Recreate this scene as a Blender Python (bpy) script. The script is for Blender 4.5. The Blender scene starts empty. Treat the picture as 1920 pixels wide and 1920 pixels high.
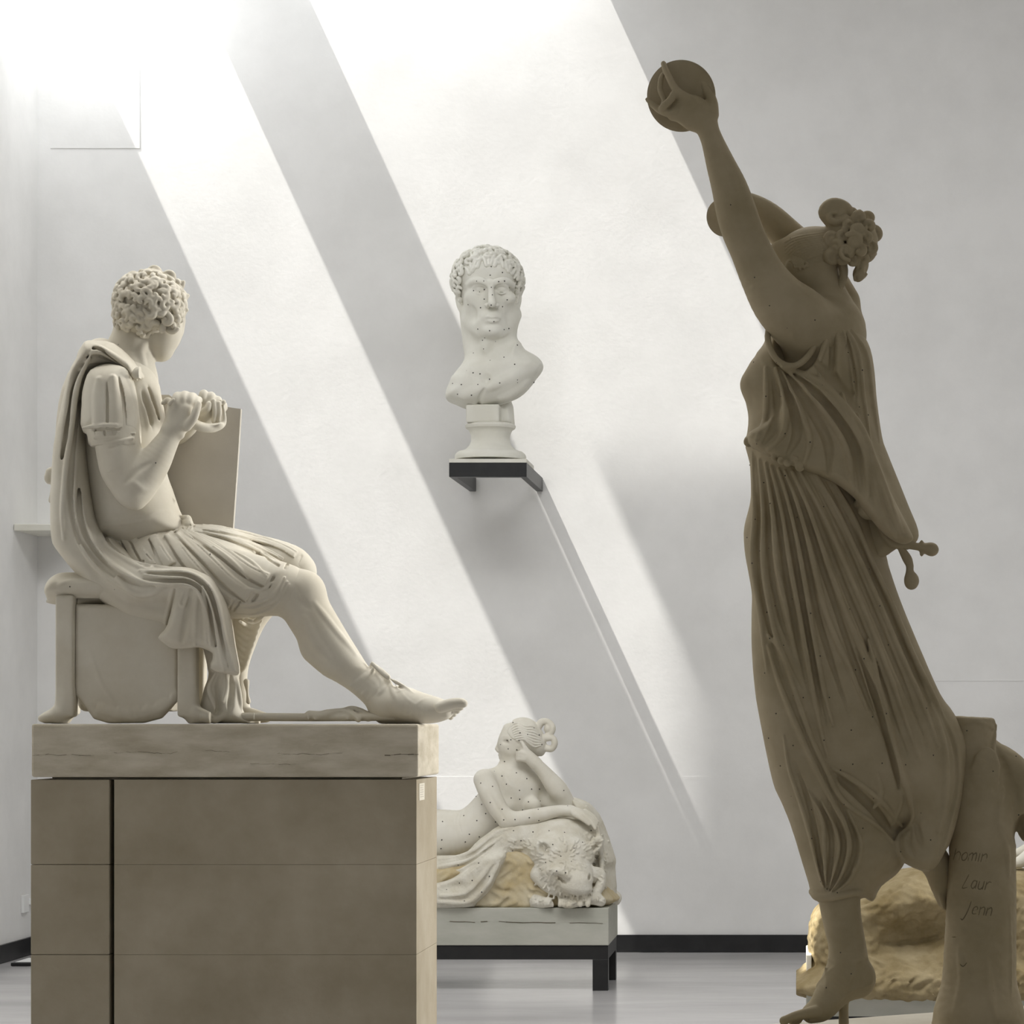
import bpy, bmesh, math, random
import numpy as np
from mathutils import Vector

# ------------------------------------------------------------------ camera, sky, sun, exposure
SC = bpy.context.scene
COL = SC.collection
FPX = 5130.0            # focal length in pixels of the 1920 px frame
VX, VY = 1500.0, 1358.0 # vanishing point of everything square to the back wall
EYE = 1.5               # eye height
WALL_Y = 18.0

cam_d = bpy.data.cameras.new('camera')
cam = bpy.data.objects.new('camera', cam_d)
COL.objects.link(cam)
cam.location = (0, 0, EYE)
cam.rotation_euler = (math.pi / 2, 0, 0)
cam_d.sensor_width = 36
cam_d.lens = FPX / 1920 * 36
cam_d.shift_x = -(VX - 960) / 1920
cam_d.shift_y = (VY - 960) / 1920
cam_d.clip_end = 300
SC.camera = cam

SC.view_settings.view_transform = 'Standard'
SC.view_settings.look = 'None'
SC.view_settings.gamma = 1
SC.view_settings.use_curve_mapping = False
SC.view_settings.exposure = 0.06
SC.cycles.max_bounces = 10
SC.cycles.diffuse_bounces = 7
SC.cycles.glossy_bounces = 4
SC.cycles.use_denoising = True

wd = bpy.data.worlds.new('world')
SC.world = wd
wd.use_nodes = True
wd.node_tree.nodes['Background'].inputs[0].default_value = (0.92, 0.96, 1.0, 1)
wd.node_tree.nodes['Background'].inputs[1].default_value = 0.20

SUN = Vector((3.68, 1.0, -8.0)).normalized()
sd = bpy.data.lights.new('sun', 'SUN')
sd.energy = 12.3
sd.angle = math.radians(0.53)
sd.color = (1.0, 0.975, 0.92)
so = bpy.data.objects.new('sun', sd)
COL.objects.link(so)
so.rotation_euler = SUN.to_track_quat('-Z', 'Y').to_euler()
so.location = (-8, 8, 16)

def area(name, loc, target, sx, sy, power, color, spread=None):
    d = bpy.data.lights.new(name, 'AREA')
    d.shape = 'RECTANGLE'; d.size = sx; d.size_y = sy
    d.energy = power; d.color = color
    if spread: d.spread = math.radians(spread)
    o = bpy.data.objects.new(name, d)
    COL.objects.link(o)
    o.location = loc
    o.rotation_euler = (Vector(target) - Vector(loc)).to_track_quat('-Z', 'Y').to_euler()
    return o
CEIL = 6.7
# sky light entering through the two long roof openings by the wall; then added fill lamps under the ceiling and on the right
area('skylight_glow_corner', (-4.57, 17.5, CEIL + 0.05), (-4.57, 17.5, 0), 0.85, 0.8, 30, (0.95, 0.975, 1.0))
area('skylight_glow_wide', (-2.46, 17.5, CEIL + 0.05), (-2.46, 17.5, 0), 2.0, 0.8, 14, (0.95, 0.975, 1.0))
area('fill_overhead_middle', (-0.5, 11.6, CEIL - 0.03), (-0.5, 13.6, 0), 7.0, 2.6, 370, (0.97, 0.98, 1.0))  # added fill that lifts the ambient on the back wall
area('fill_overhead_front', (-1.5, 9.2, CEIL - 0.03), (-1.5, 9.0, 0), 6.0, 2.0, 140, (1.0, 0.985, 0.96))  # added overhead fill for the statues in front
area('fill_side_right', (6.3, 12.2, 2.6), (-2.5, 9.6, 1.2), 2.6, 2.6, 110, (1.0, 0.985, 0.96), 60)  # added side lamp, narrowed to brighten the pedestal's right face

# ------------------------------------------------------------------ helpers
def tag(o, label=None, cat=None, group=None, kind=None):
    if label: o['label'] = label
    if cat: o['category'] = cat
    if group: o['group'] = group
    if kind: o['kind'] = kind
    return o

def empty(name, loc, label=None, cat=None, group=None):
    o = bpy.data.objects.new(name, None)
    o.empty_display_size = 0.1
    COL.objects.link(o)
    o.location = loc
    return tag(o, label, cat, group)

def link_mesh(name, me, mats, parent=None):
    o = bpy.data.objects.new(name, me)
    COL.objects.link(o)
    for m in (mats if isinstance(mats, (list, tuple)) else [mats]):
        me.materials.append(m)
    if parent is not None:
        o.parent = parent
        o.matrix_parent_inverse.identity()
        o.location = (0, 0, 0)
        me.transform(__import__('mathutils').Matrix.Translation(-Vector(parent_world(parent))))
    return o

def parent_world(p):
    v = Vector(p.location)
    while p.parent is not None:
        p = p.parent
        v += Vector(p.location)
    return v

def node_mat(name, col, col2=None, scale=4.0, rough=0.85, bump=0.0, bscale=60.0, spec=0.2,
             streak=None, detail=6.0, contrast=(0.35, 0.65), bdist=0.004):
    m = bpy.data.materials.new(name)
    m.use_nodes = True
    nt = m.node_tree
    N, L = nt.nodes, nt.links
    b = N['Principled BSDF']
    b.inputs['Roughness'].default_value = rough
    b.inputs['Specular IOR Level'].default_value = spec
    tc = N.new('ShaderNodeTexCoord')
    mp = N.new('ShaderNodeMapping')
    L.new(tc.outputs['Object'], mp.inputs['Vector'])
    if streak: mp.inputs['Scale'].default_value = streak
    no = N.new('ShaderNodeTexNoise')
    no.inputs['Scale'].default_value = scale
    no.inputs['Detail'].default_value = detail
    no.inputs['Roughness'].default_value = 0.6
    L.new(mp.outputs['Vector'], no.inputs['Vector'])
    cr = N.new('ShaderNodeValToRGB')
    cr.color_ramp.elements[0].position = contrast[0]
    cr.color_ramp.elements[1].position = contrast[1]
    cr.color_ramp.elements[0].color = (*col, 1)
    cr.color_ramp.elements[1].color = (*(col2 or col), 1)
    L.new(no.outputs['Fac'], cr.inputs['Fac'])
    L.new(cr.outputs['Color'], b.inputs['Base Color'])
    if bump:
        n2 = N.new('ShaderNodeTexNoise')
        n2.inputs['Scale'].default_value = bscale
        n2.inputs['Detail'].default_value = 5
        L.new(tc.outputs['Object'], n2.inputs['Vector'])
        bp = N.new('ShaderNodeBump')
        bp.inputs['Strength'].default_value = bump
        bp.inputs['Distance'].default_value = bdist
        L.new(n2.outputs['Fac'], bp.inputs['Height'])
        L.new(bp.outputs['Normal'], b.inputs['Normal'])
    return m

def box_bm(bm, x0, x1, y0, y1, z0, z1, bev=0.0):
    vs = [bm.verts.new((x, y, z)) for z in (z0, z1) for y in (y0, y1) for x in (x0, x1)]
    fs = [(0, 2, 3, 1), (4, 5, 7, 6), (0, 1, 5, 4), (2, 6, 7, 3), (0, 4, 6, 2), (1, 3, 7, 5)]
    faces = [bm.faces.new([vs[i] for i in f]) for f in fs]
    if bev:
        es = list({e for f in faces for e in f.edges})
        bmesh.ops.bevel(bm, geom=es, offset=bev, segments=2, profile=0.5, affect='EDGES')

def boxes(name, lst, mat, parent=None, bev=0.0):
    bm = bmesh.new()
    for b in lst:
        box_bm(bm, *b, bev=bev)
    me = bpy.data.meshes.new(name)
    bm.to_mesh(me); bm.free()
    return link_mesh(name, me, mat, parent)

def PX(px, Y): return (px - VX) * Y / FPX
def PZ(py, Y): return EYE + (VY - py) * Y / FPX

# ------------------------------------------------------------------ clay: solid shapes on a grid
def surfnet(F):
    S = F < 0
    nx, ny, nz = F.shape
    cnt = np.zeros((nx - 1, ny - 1, nz - 1), np.int8)
    for i in (0, 1):
        for j in (0, 1):
            for k in (0, 1):
                cnt += S[i:nx - 1 + i, j:ny - 1 + j, k:nz - 1 + k]
    act = (cnt > 0) & (cnt < 8)
    idx = np.full(act.shape, -1, np.int32)
    I, J, K = np.nonzero(act)
    idx[I, J, K] = np.arange(len(I))
    P = np.zeros((len(I), 3)); C = np.zeros(len(I))
    cor = [(i, j, k) for i in (0, 1) for j in (0, 1) for k in (0, 1)]
    val = {c: F[I + c[0], J + c[1], K + c[2]].astype(np.float64) for c in cor}
    for a in cor:
        for ax in range(3):
            if a[ax]: continue
            b = list(a); b[ax] = 1; b = tuple(b)
            va, vb = val[a], val[b]
            cr = (va < 0) != (vb < 0)
            t = np.where(cr, va / np.where(cr, va - vb, 1), 0)
            for q in range(3):
                P[:, q] += np.where(cr, a[q] + (t if q == ax else 0), 0)
            C += cr
    P /= C[:, None]
    P += np.stack([I, J, K], 1)
    quads = []
    for ax in range(3):
        o1, o2 = [(1, 2), (2, 0), (0, 1)][ax]
        sl0 = [slice(1, -1)] * 3; sl1 = [slice(1, -1)] * 3
        sl0[ax] = slice(0, -1); sl1[ax] = slice(1, None)
        A = S[tuple(sl0)]; B = S[tuple(sl1)]
        E = np.argwhere(A != B)
        if not len(E): continue
        ins = A[E[:, 0], E[:, 1], E[:, 2]]
        off = np.array([1, 1, 1]); off[ax] = 0
        E = E + off
        def cell(d1, d2):
            e = E.copy(); e[:, o1] -= d1; e[:, o2] -= d2
            return idx[e[:, 0], e[:, 1], e[:, 2]]
        q = np.stack([cell(1, 1), cell(0, 1), cell(0, 0), cell(1, 0)], 1)
        q[~ins] = q[~ins][:, ::-1]
        quads.append(q)
    Q = np.concatenate(quads)
    Q = Q[(Q >= 0).all(1)]
    return P, Q

def catmull(pts, n=4):
    pts = np.array(pts, float)
    if len(pts) < 3:
        t = np.linspace(0, 1, n + 1)[:, None]
        return pts[0] * (1 - t) + pts[-1] * t
    P = np.vstack([2 * pts[0] - pts[1], pts, 2 * pts[-1] - pts[-2]])
    out = []
    for i in range(1, len(P) - 2):
        p0, p1, p2, p3 = P[i - 1], P[i], P[i + 1], P[i + 2]
        for t in np.linspace(0, 1, n, endpoint=False):
            out.append(0.5 * ((2 * p1) + (-p0 + p2) * t + (2 * p0 - 5 * p1 + 4 * p2 - p3) * t * t
                              + (-p0 + 3 * p1 - 3 * p2 + p3) * t ** 3))
    out.append(P[-2])
    return np.array(out)

FAR = 80.0
class Clay:
    """A solid shape in the local frame of one statue. u, v, w run right, down and away from the camera;
    one unit is the length that spans one pixel at the statue's distance Y0."""
    def __init__(s, Y0, u0, u1, v0, v1, w0, w1, h=3.0):
        s.Y0 = Y0; s.h = h; s.o = np.array([u0, v0, w0], float)
        s.n = [int((b - a) / h) + 1 for a, b in ((u0, u1), (v0, v1), (w0, w1))]
        s.F = np.full(s.n, FAR, np.float32)
        s.ax = [(s.o[i] + h * np.arange(s.n[i])).astype(np.float32) for i in range(3)]
        s.fm = None
    def c(s, p):
        q = 1 + p[2] / FPX
        return np.array([VX + (p[0] - VX) * q, VY + (p[1] - VY) * q, p[2]], float)
    def sl(s, lo, hi):
        r = []
        for i in range(3):
            a = max(0, int(math.floor((lo[i] - s.o[i]) / s.h)))
            b = min(s.n[i], int(math.ceil((hi[i] - s.o[i]) / s.h)) + 1)
            if a >= b: return None
            r.append(slice(a, b))
        return tuple(r)
    def grid(s, sl):
        return s.ax[0][sl[0]][:, None, None], s.ax[1][sl[1]][None, :, None], s.ax[2][sl[2]][None, None, :]
    def put(s, sl, D, k=0, op='add'):
        F = s.F[sl]
        if op == 'cut':
            D = -D
            h = np.maximum(k - np.abs(F - D), 0) / k if k else 0
            s.F[sl] = np.maximum(F, D) + (h * h * k / 4 if k else 0)
        elif op == 'and':
            s.F[sl] = np.maximum(F, D)
        else:
            if k:
                h = np.maximum(k - np.abs(F - D), 0) / k
                s.F[sl] = np.minimum(F, D) - h * h * k / 4
            else:
                s.F[sl] = np.minimum(F, D)
    def _chain(s, P, k, op, sw=1.0):
        # P rows: u v w r (already in local units)
        m = k + 2 * s.h + 1
        R = P[:, 3] * max(1, sw)
        lo = (P[:, :3] - R[:, None]).min(0) - m; hi = (P[:, :3] + R[:, None]).max(0) + m
        S = s.sl(lo, hi)
        if S is None: return
        D = np.full([q.stop - q.start for q in S], FAR, np.float32)
        base = np.array([q.start for q in S])
        for a, b in zip(P[:-1], P[1:]):
            r = max(a[3], b[3]) * max(1, sw) + m
            S2 = s.sl(np.minimum(a[:3], b[:3]) - r, np.maximum(a[:3], b[:3]) + r)
            if S2 is None: continue
            S2 = tuple(slice(max(S2[i].start, S[i].start), min(S2[i].stop, S[i].stop)) for i in range(3))
            if any(q.start >= q.stop for q in S2): continue
            U, V, W = s.grid(S2)
            d = b[:3] - a[:3]
            iw = 1.0 / sw
            dd = d[0] ** 2 + d[1] ** 2 + (d[2] * iw) ** 2 + 1e-9
            x, y, z = U - a[0], V - a[1], (W - a[2]) * iw
            t = np.clip((x * d[0] + y * d[1] + z * (d[2] * iw)) / dd, 0, 1)
            q = np.sqrt((x - t * d[0]) ** 2 + (y - t * d[1]) ** 2 + (z - t * d[2] * iw) ** 2) - (a[3] + t * (b[3] - a[3]))
            L = tuple(slice(S2[i].start - base[i], S2[i].stop - base[i]) for i in range(3))
            D[L] = np.minimum(D[L], q)
        s.put(S, D, k, op)
    def tube(s, pts, k=6, op='add', sw=1.0, n=4, corr=True):
        P = catmull(pts, n)
        if corr:
            P[:, :3] = np.array([s.c(p[:3]) for p in P])
        P[:, 3] = np.maximum(P[:, 3], 0.3)
        s._chain(P, k, op, sw)
        return s
    def ell(s, c, r, rot=(0, 0, 0), k=6, op='add'):
        c = s.c(c)
        r = np.array(r, float)
        from mathutils import Euler
        M = np.array(Euler([math.radians(a) for a in rot]).to_matrix())
        R = r.max() + k + 2 * s.h
        S = s.sl(c - R, c + R)
        if S is None: return s
        U, V, W = s.grid(S)
        x, y, z = U - c[0], V - c[1], W - c[2]
        a = [(M[0, i] * x + M[1, i] * y + M[2, i] * z) / r[i] for i in range(3)]
        q = np.sqrt(a[0] ** 2 + a[1] ** 2 + a[2] ** 2) + 1e-6
        g = np.sqrt((a[0] / r[0]) ** 2 + (a[1] / r[1]) ** 2 + (a[2] / r[2]) ** 2) + 1e-6
        s.put(S, q * (q - 1) / g, k, op)
        return s
    def poly(s, pts, w, T, R=None, k=6, op='add', smooth=2, wslope=(0, 0), wref=None, n=3, curve=True, wf=None):
        """A cushion: the closed outline pts (photo points at depth w), half thickness T, edges rounded over R."""
        R = R or T
        p = np.array(pts, float)
        q = 1 + w / FPX
        p = np.stack([VX + (p[:, 0] - VX) * q, VY + (p[:, 1] - VY) * q], 1)
        if curve:
            L = len(p); ext = np.vstack([p[-1], p, p[0], p[1]])
            out = []
            for i in range(1, L + 1):
                p0, p1, p2, p3 = ext[i - 1], ext[i], ext[i + 1], ext[(i + 2)] if i + 2 < len(ext) else p[1]
                for t in np.linspace(0, 1, n, endpoint=False):
                    out.append(0.5 * (2 * p1 + (p2 - p0) * t + (2 * p0 - 5 * p1 + 4 * p2 - p3) * t * t + (3 * p1 - p0 - 3 * p2 + p3) * t ** 3))
            p = np.array(out)
        m = k + 3 * s.h
        w0, w1 = w - T - m - 60, w + T + m + 60
        S = s.sl((p[:, 0].min() - m, p[:, 1].min() - m, w0 if wf is None and wslope == (0, 0) else -1e5),
                 (p[:, 0].max() + m, p[:, 1].max() + m, w1 if wf is None and wslope == (0, 0) else 1e5))
        U, V, W = s.grid(S)
        X = np.broadcast_to(U[:, :, 0], (U.shape[0], V.shape[1])); Y = np.broadcast_to(V[:, :, 0], X.shape)
        d = np.full(X.shape, 1e9); ins = np.zeros(X.shape, bool)
        for a, b in zip(p, np.roll(p, -1, 0)):
            e = b - a
            t = np.clip(((X - a[0]) * e[0] + (Y - a[1]) * e[1]) / (e @ e + 1e-9), 0, 1)
            d = np.minimum(d, (X - a[0] - t * e[0]) ** 2 + (Y - a[1] - t * e[1]) ** 2)
            c = (a[1] > Y) != (b[1] > Y)
            with np.errstate(divide='ignore', invalid='ignore'):
                xi = (b[0] - a[0]) * (Y - a[1]) / (b[1] - a[1] + 1e-12) + a[0]
            ins ^= c & (X < xi)
        d = np.sqrt(d); d = np.where(ins, -d, d)
        for _ in range(smooth):
            e = np.pad(d, 1, mode='edge')
            dd = (e[:-2, 1:-1] + e[2:, 1:-1] + e[1:-1, :-2] + e[1:-1, 2:] + 4 * d) / 8
            d = np.where(d < -2 * s.h, dd, d)
        q1 = np.maximum(d + R, 0)
        wc = w + (wslope[0] * (X - p[:, 0].mean()) + wslope[1] * (Y - p[:, 1].mean()))
        if wf is not None: wc = wf(X, Y)
        z = (W - np.asarray(wc)[:, :, None]) * (R / T)
        D = np.sqrt(q1[:, :, None] ** 2 + z * z) - R
        D = np.where(np.abs(z) > q1[:, :, None], D * (T / R), D) if T < R else D
        s.put(S, D.astype(np.float32), k, op)
        return s
    def box(s, c, r, rot=(0, 0, 0), rad=1.0, k=2, op='add'):
        c = s.c(c); r = np.array(r, float)
        from mathutils import Euler
        M = np.array(Euler([math.radians(a) for a in rot]).to_matrix())
        R = np.linalg.norm(r) + k + 2 * s.h
        S = s.sl(c - R, c + R)
        if S is None: return s
        U, V, W = s.grid(S)
        x, y, z = U - c[0], V - c[1], W - c[2]
        a = [np.abs(M[0, i] * x + M[1, i] * y + M[2, i] * z) - (r[i] - rad) for i in range(3)]
        D = np.sqrt(sum(np.maximum(q, 0) ** 2 for q in a)) + np.minimum(np.maximum(np.maximum(a[0], a[1]), a[2]), 0) - rad
        s.put(S, D, k, op)
        return s
    # --- front surface, so that folds, curls and marks can be laid on it
    def snap(s):
        In = s.F < 0
        any_ = In.any(2); i = In.argmax(2); i0 = np.maximum(i - 1, 0)
        I, J = np.indices(i.shape)
        a = s.F[I, J, i0]; b = s.F[I, J, i]
        t = np.where(a > b, a / np.maximum(a - b, 1e-6), 0)
        s.fm = np.where(any_, s.o[2] + s.h * (i0 + np.clip(t, 0, 1)), np.nan)
        return s
    def front(s, px, py):
        w = 0.0
        for _ in range(2):
            q = 1 + w / FPX
            u, v = VX + (px - VX) * q, VY + (py - VY) * q
            a, b = int(round((u - s.o[0]) / s.h)), int(round((v - s.o[1]) / s.h))
            if not (0 <= a < s.n[0] and 0 <= b < s.n[1]): return np.nan
            z = s.fm[a, b]
            if np.isnan(z): return np.nan
            w = float(z)
        return w
    def fold(s, pts, r=5, lift=3, k=None, op='add', taper=(0.5, 0.5), on=None, n=5, smoothw=2, edge=None):
        """lay a soft ridge (or cut a groove) along photo points on the front surface"""
        on = on or s
        P = catmull(pts, n)
        ws = np.array([on.front(*p[:2]) for p in P])
        ok = ~np.isnan(ws)
        if not ok.any(): return s
        ws = np.interp(np.arange(len(ws)), np.nonzero(ok)[0], ws[ok])
        for _ in range(smoothw):
            e = np.pad(ws, 1, mode='edge'); ws = (e[:-2] + 2 * ws + e[2:]) / 4
        t = np.linspace(0, 1, len(P))
        rr = r * np.minimum(1, np.minimum(taper[0] + (1 - taper[0]) * t * 4, taper[1] + (1 - taper[1]) * (1 - t) * 4))
        lf = lift * rr / r
        sg = 1 if op == 'add' else -1
        sw = 1.0
        if lift > r: w = ws; sw = lift / r
        else: w = ws + sg * (rr - lf)
        s.tube(np.stack([P[:, 0], P[:, 1], w, rr], 1), k=(k if k is not None else r * 0.5), op=op, n=1, sw=sw)
        return s
    def folds(s, lines, r=6, lift=4, groove=True, gr=None, gd=None, k=None, on=None, taper=(0.5, 0.5)):
        for l in lines: s.fold(l, r, lift, k, 'add', taper, on)
        if groove:
            for a, b in zip(lines[:-1], lines[1:]):
                A, B = catmull(a, 6), catmull(b, 6)
                m = 9
                A = A[np.linspace(0, len(A) - 1, m).astype(int)]; B = B[np.linspace(0, len(B) - 1, m).astype(int)]
                s.fold(list((A + B) / 2), gr or r * 0.8, gd or lift * 0.8, k, 'cut', (.12, .12), on)
        return s
    def curls(s, c, r, rot, n, size, rad, pred=None, seed=1, jitter=0.5, lift=0.6, k=1.2):
        """short curling locks lying on an ellipsoid, all round it"""
        from mathutils import Euler
        rnd = random.Random(seed)
        c = s.c(c); r = np.array(r, float)
        M = np.array(Euler([math.radians(a) for a in rot]).to_matrix())
        for i in range(n):
            z = 1 - 2 * (i + 0.5) / n; ph = i * 2.399963 + rnd.uniform(-.2, .2)
            d = np.array([math.sqrt(1 - z * z) * math.cos(ph), math.sqrt(1 - z * z) * math.sin(ph), z])
            p = c + M @ (d * r)
            nn = M @ (d / r); nn /= np.linalg.norm(nn)
            if pred and not pred(p, nn): continue
            t1 = np.cross(nn, [0.3, 1, 0.2]); t1 /= np.linalg.norm(t1); t2 = np.cross(nn, t1)
            a0 = rnd.uniform(0, 6.28); sz = size * rnd.uniform(1 - jitter / 2, 1 + jitter / 2)
            dirn = rnd.choice((-1, 1)); sweep = rnd.uniform(3.2, 5.5)
            pts = []
            for j in range(8):
                t = j / 7
                a = a0 + dirn * sweep * t
                rr = sz * (1.05 - 0.75 * t)
                q = p + t1 * rr * math.cos(a) + t2 * rr * math.sin(a) + nn * rad * (lift - 0.9 * (1 - t) + 0.5)
                pts.append((*q, rad * (0.75 + 0.45 * math.sin(math.pi * t))))
            s.tube(pts, k=k, n=2, corr=False)
        return s
    def blur(s, it=1):
        for _ in range(it):
            for ax in range(3):
                F = s.F
                a = np.roll(F, 1, ax); b = np.roll(F, -1, ax)
                s.F = (a + 2 * F + b) / 4
        return s
    def mesh(s, name, mat, parent=None, blur=1, dots=None, dotmat=None, tau=True, rough=0.0):
        if blur: s.blur(blur)
        if rough:
            U, V, W = s.ax[0][:, None, None] / 9, s.ax[1][None, :, None] / 9, s.ax[2][None, None, :] / 9
            s.F = s.F + rough * (np.sin(U * 1.3 + 2 * np.sin(V * .9)) * np.sin(V * 1.7 + np.sin(W * 1.1 + U)) * np.sin(W * 1.5 + 1.2 * np.sin(U * .7))).astype(np.float32)
        for ax in range(3):      # always closed
            sl = [slice(None)] * 3
            for e in (0, -1):
                sl[ax] = e; s.F[tuple(sl)] = FAR
        P, Q = surfnet(s.F)
        # light relaxation
        if tau and len(P) > 10:
            e = np.concatenate([Q[:, [0, 1]], Q[:, [1, 2]], Q[:, [2, 3]], Q[:, [3, 0]]])
            deg = np.bincount(e[:, 0], minlength=len(P)) + np.bincount(e[:, 1], minlength=len(P))
            for lam in (0.5, -0.52):
                acc = np.stack([np.bincount(e[:, 0], P[e[:, 1], q], len(P)) + np.bincount(e[:, 1], P[e[:, 0], q], len(P)) for q in range(3)], 1)
                P = P + lam * (acc / np.maximum(deg, 1)[:, None] - P)
        P = s.o + P * s.h
        sc = s.Y0 / FPX
        V = np.stack([(P[:, 0] - VX) * sc, s.Y0 + P[:, 2] * sc, EYE + (VY - P[:, 1]) * sc], 1)
        a, b, c_, d_ = (V[Q[:, i]] for i in range(4))
        vol = np.einsum('ij,ij->i', a, np.cross(b, c_)).sum() + np.einsum('ij,ij->i', a, np.cross(c_, d_)).sum()
        if vol < 0: Q = Q[:, ::-1]
        # measuring marks: tiny dark studs, part of the same surface
        nV, nQ = len(V), len(Q)
        extraV, extraQ = [], []
        if dots:
            s.snap()
            for (px, py) in dots:
                w = s.front(px, py)
                if np.isnan(w): continue
                q = 1 + w / FPX
                cc = np.array([(VX + (px - VX) * q - VX) * sc, s.Y0 + w * sc, EYE - (py - VY) * q * sc])
                rr = 1.55 * sc
                base = nV + len(extraV)
                oc = [(1, 0, 0), (-1, 0, 0), (0, 1, 0), (0, -1, 0), (0, 0, 1), (0, 0, -1)]
                extraV += [cc + rr * np.array(o) for o in oc]
                for t in ((0, 2, 4), (2, 1, 4), (1, 3, 4), (3, 0, 4), (2, 0, 5), (1, 2, 5), (3, 1, 5), (0, 3, 5)):
                    extraQ.append([base + i for i in t])
        me = bpy.data.meshes.new(name)
        if extraV:
            V = np.vstack([V, extraV])
        nT = len(extraQ)
        me.vertices.add(len(V)); me.vertices.foreach_set('co', V.astype(np.float32).ravel())
        me.loops.add(nQ * 4 + nT * 3)
        me.loops.foreach_set('vertex_index', np.concatenate([Q.ravel(), np.array(extraQ, int).ravel()]).astype(np.int32))
        me.polygons.add(nQ + nT)
        st = np.concatenate([np.arange(nQ) * 4, nQ * 4 + np.arange(nT) * 3]).astype(np.int32)
        me.polygons.foreach_set('loop_start', st)
        me.polygons.foreach_set('use_smooth', np.ones(nQ + nT, bool))
        me.update(calc_edges=True); me.validate()
        mats = [mat] + ([dotmat] if dotmat else [])
        o = link_mesh(name, me, mats, parent)
        if nT:
            mi = np.zeros(len(me.polygons), np.int32); mi[nQ:] = 1
            me.polygons.foreach_set('material_index', mi)
        s.F = None
        return o

# ------------------------------------------------------------------ materials
M_wall = node_mat('wall_plaster', (0.72, 0.715, 0.70), (0.78, 0.775, 0.76), 2.2, 0.9, 0.16, 34, 0.1, detail=12, bdist=0.004)
M_ceil = node_mat('ceiling_plaster', (0.75, 0.745, 0.73), None, 2, 0.9)
M_floor = node_mat('polished_floor', (0.46, 0.45, 0.45), (0.60, 0.585, 0.58), 1.2, 0.2, 0.05, 20, 0.5, streak=(0.5, 1.6, 1), detail=8)
M_base = node_mat('black_skirting', (0.012, 0.012, 0.013), (0.02, 0.02, 0.021), 8, 0.4, 0.0, spec=0.4)
M_steel = node_mat('blackened_steel', (0.010, 0.010, 0.011), (0.016, 0.016, 0.016), 12, 0.42, 0.1, 90, 0.4)
M_white = node_mat('white_plastic', (0.78, 0.78, 0.77), None, 4, 0.5)
M_dot = node_mat('mark_graphite', (0.05, 0.045, 0.04), None, 4, 0.8)
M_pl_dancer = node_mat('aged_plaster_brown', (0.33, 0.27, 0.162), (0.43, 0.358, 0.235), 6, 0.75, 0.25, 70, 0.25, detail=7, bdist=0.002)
M_pl_seat = node_mat('aged_plaster_cream', (0.52, 0.475, 0.38), (0.62, 0.585, 0.495), 3.5, 0.75, 0.22, 60, 0.25, detail=7, bdist=0.002)
M_pl_bust = node_mat('pale_plaster', (0.66, 0.645, 0.57), (0.74, 0.73, 0.665), 4, 0.75, 0.15, 40, 0.25, bdist=0.003)
M_pl_nymph = node_mat('warm_plaster', (0.60, 0.565, 0.47), (0.70, 0.675, 0.60), 4, 0.78, 0.25, 40, 0.2, bdist=0.003)
M_hide = node_mat('warm_plaster_hide', (0.55, 0.51, 0.41), (0.68, 0.655, 0.575), 7, 0.8, 0.6, 55, 0.2, bdist=0.008)
M_rock = node_mat('ochre_plaster_rock', (0.20, 0.15, 0.07), (0.33, 0.27, 0.16), 5, 0.85, 0.6, 30, 0.15, bdist=0.01)
M_scratch = node_mat('dusty_scratch', (0.19, 0.155, 0.095), None, 5, 0.9)
M_rock2 = node_mat('pale_ochre_plaster_rock', (0.46, 0.37, 0.21), (0.58, 0.52, 0.38), 6, 0.85, 0.5, 40, 0.15, bdist=0.006)
M_ped = node_mat('cast_pedestal_block', (0.265, 0.225, 0.155), (0.38, 0.335, 0.255), 2.6, 0.8, 0.35, 45, 0.2, detail=10, contrast=(.3, .68), bdist=0.003)
M_slab = node_mat('worn_plaster_slab', (0.40, 0.355, 0.27), (0.54, 0.495, 0.40), 5, 0.85, 0.6, 26, 0.15, streak=(1, 1, 3.5), detail=9, bdist=0.006)
M_plinth = node_mat('grey_green_plinth', (0.40, 0.40, 0.345), (0.47, 0.465, 0.41), 3, 0.8, 0.3, 30, 0.2, streak=(1, 1, 3), bdist=0.003)
M_board = node_mat('plaster_tablet', (0.50, 0.465, 0.40), (0.56, 0.525, 0.46), 4, 0.85, 0.1, 60, 0.15)

def struct(name, lst, mat, bev=0.0):
    return tag(boxes(name, lst, mat, None, bev), kind='structure')

WX = (70 - VX) * WALL_Y / FPX      # left wall plane
RX = 6.5
# ------------------------------------------------------------------ room
struct('floor', [(WX - .3, RX + .3, -1.0, WALL_Y + .3, -0.2, 0)], M_floor)
struct('wall_back', [(WX - .3, RX + .3, WALL_Y, WALL_Y + .3, 0, CEIL + .25)], M_wall)
struct('wall_left', [(WX - .3, WX, -1.0, WALL_Y, 0, CEIL)], M_wall)
struct('wall_right', [(RX, RX + .3, -1.0, WALL_Y, 0, CEIL)], M_wall)
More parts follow.
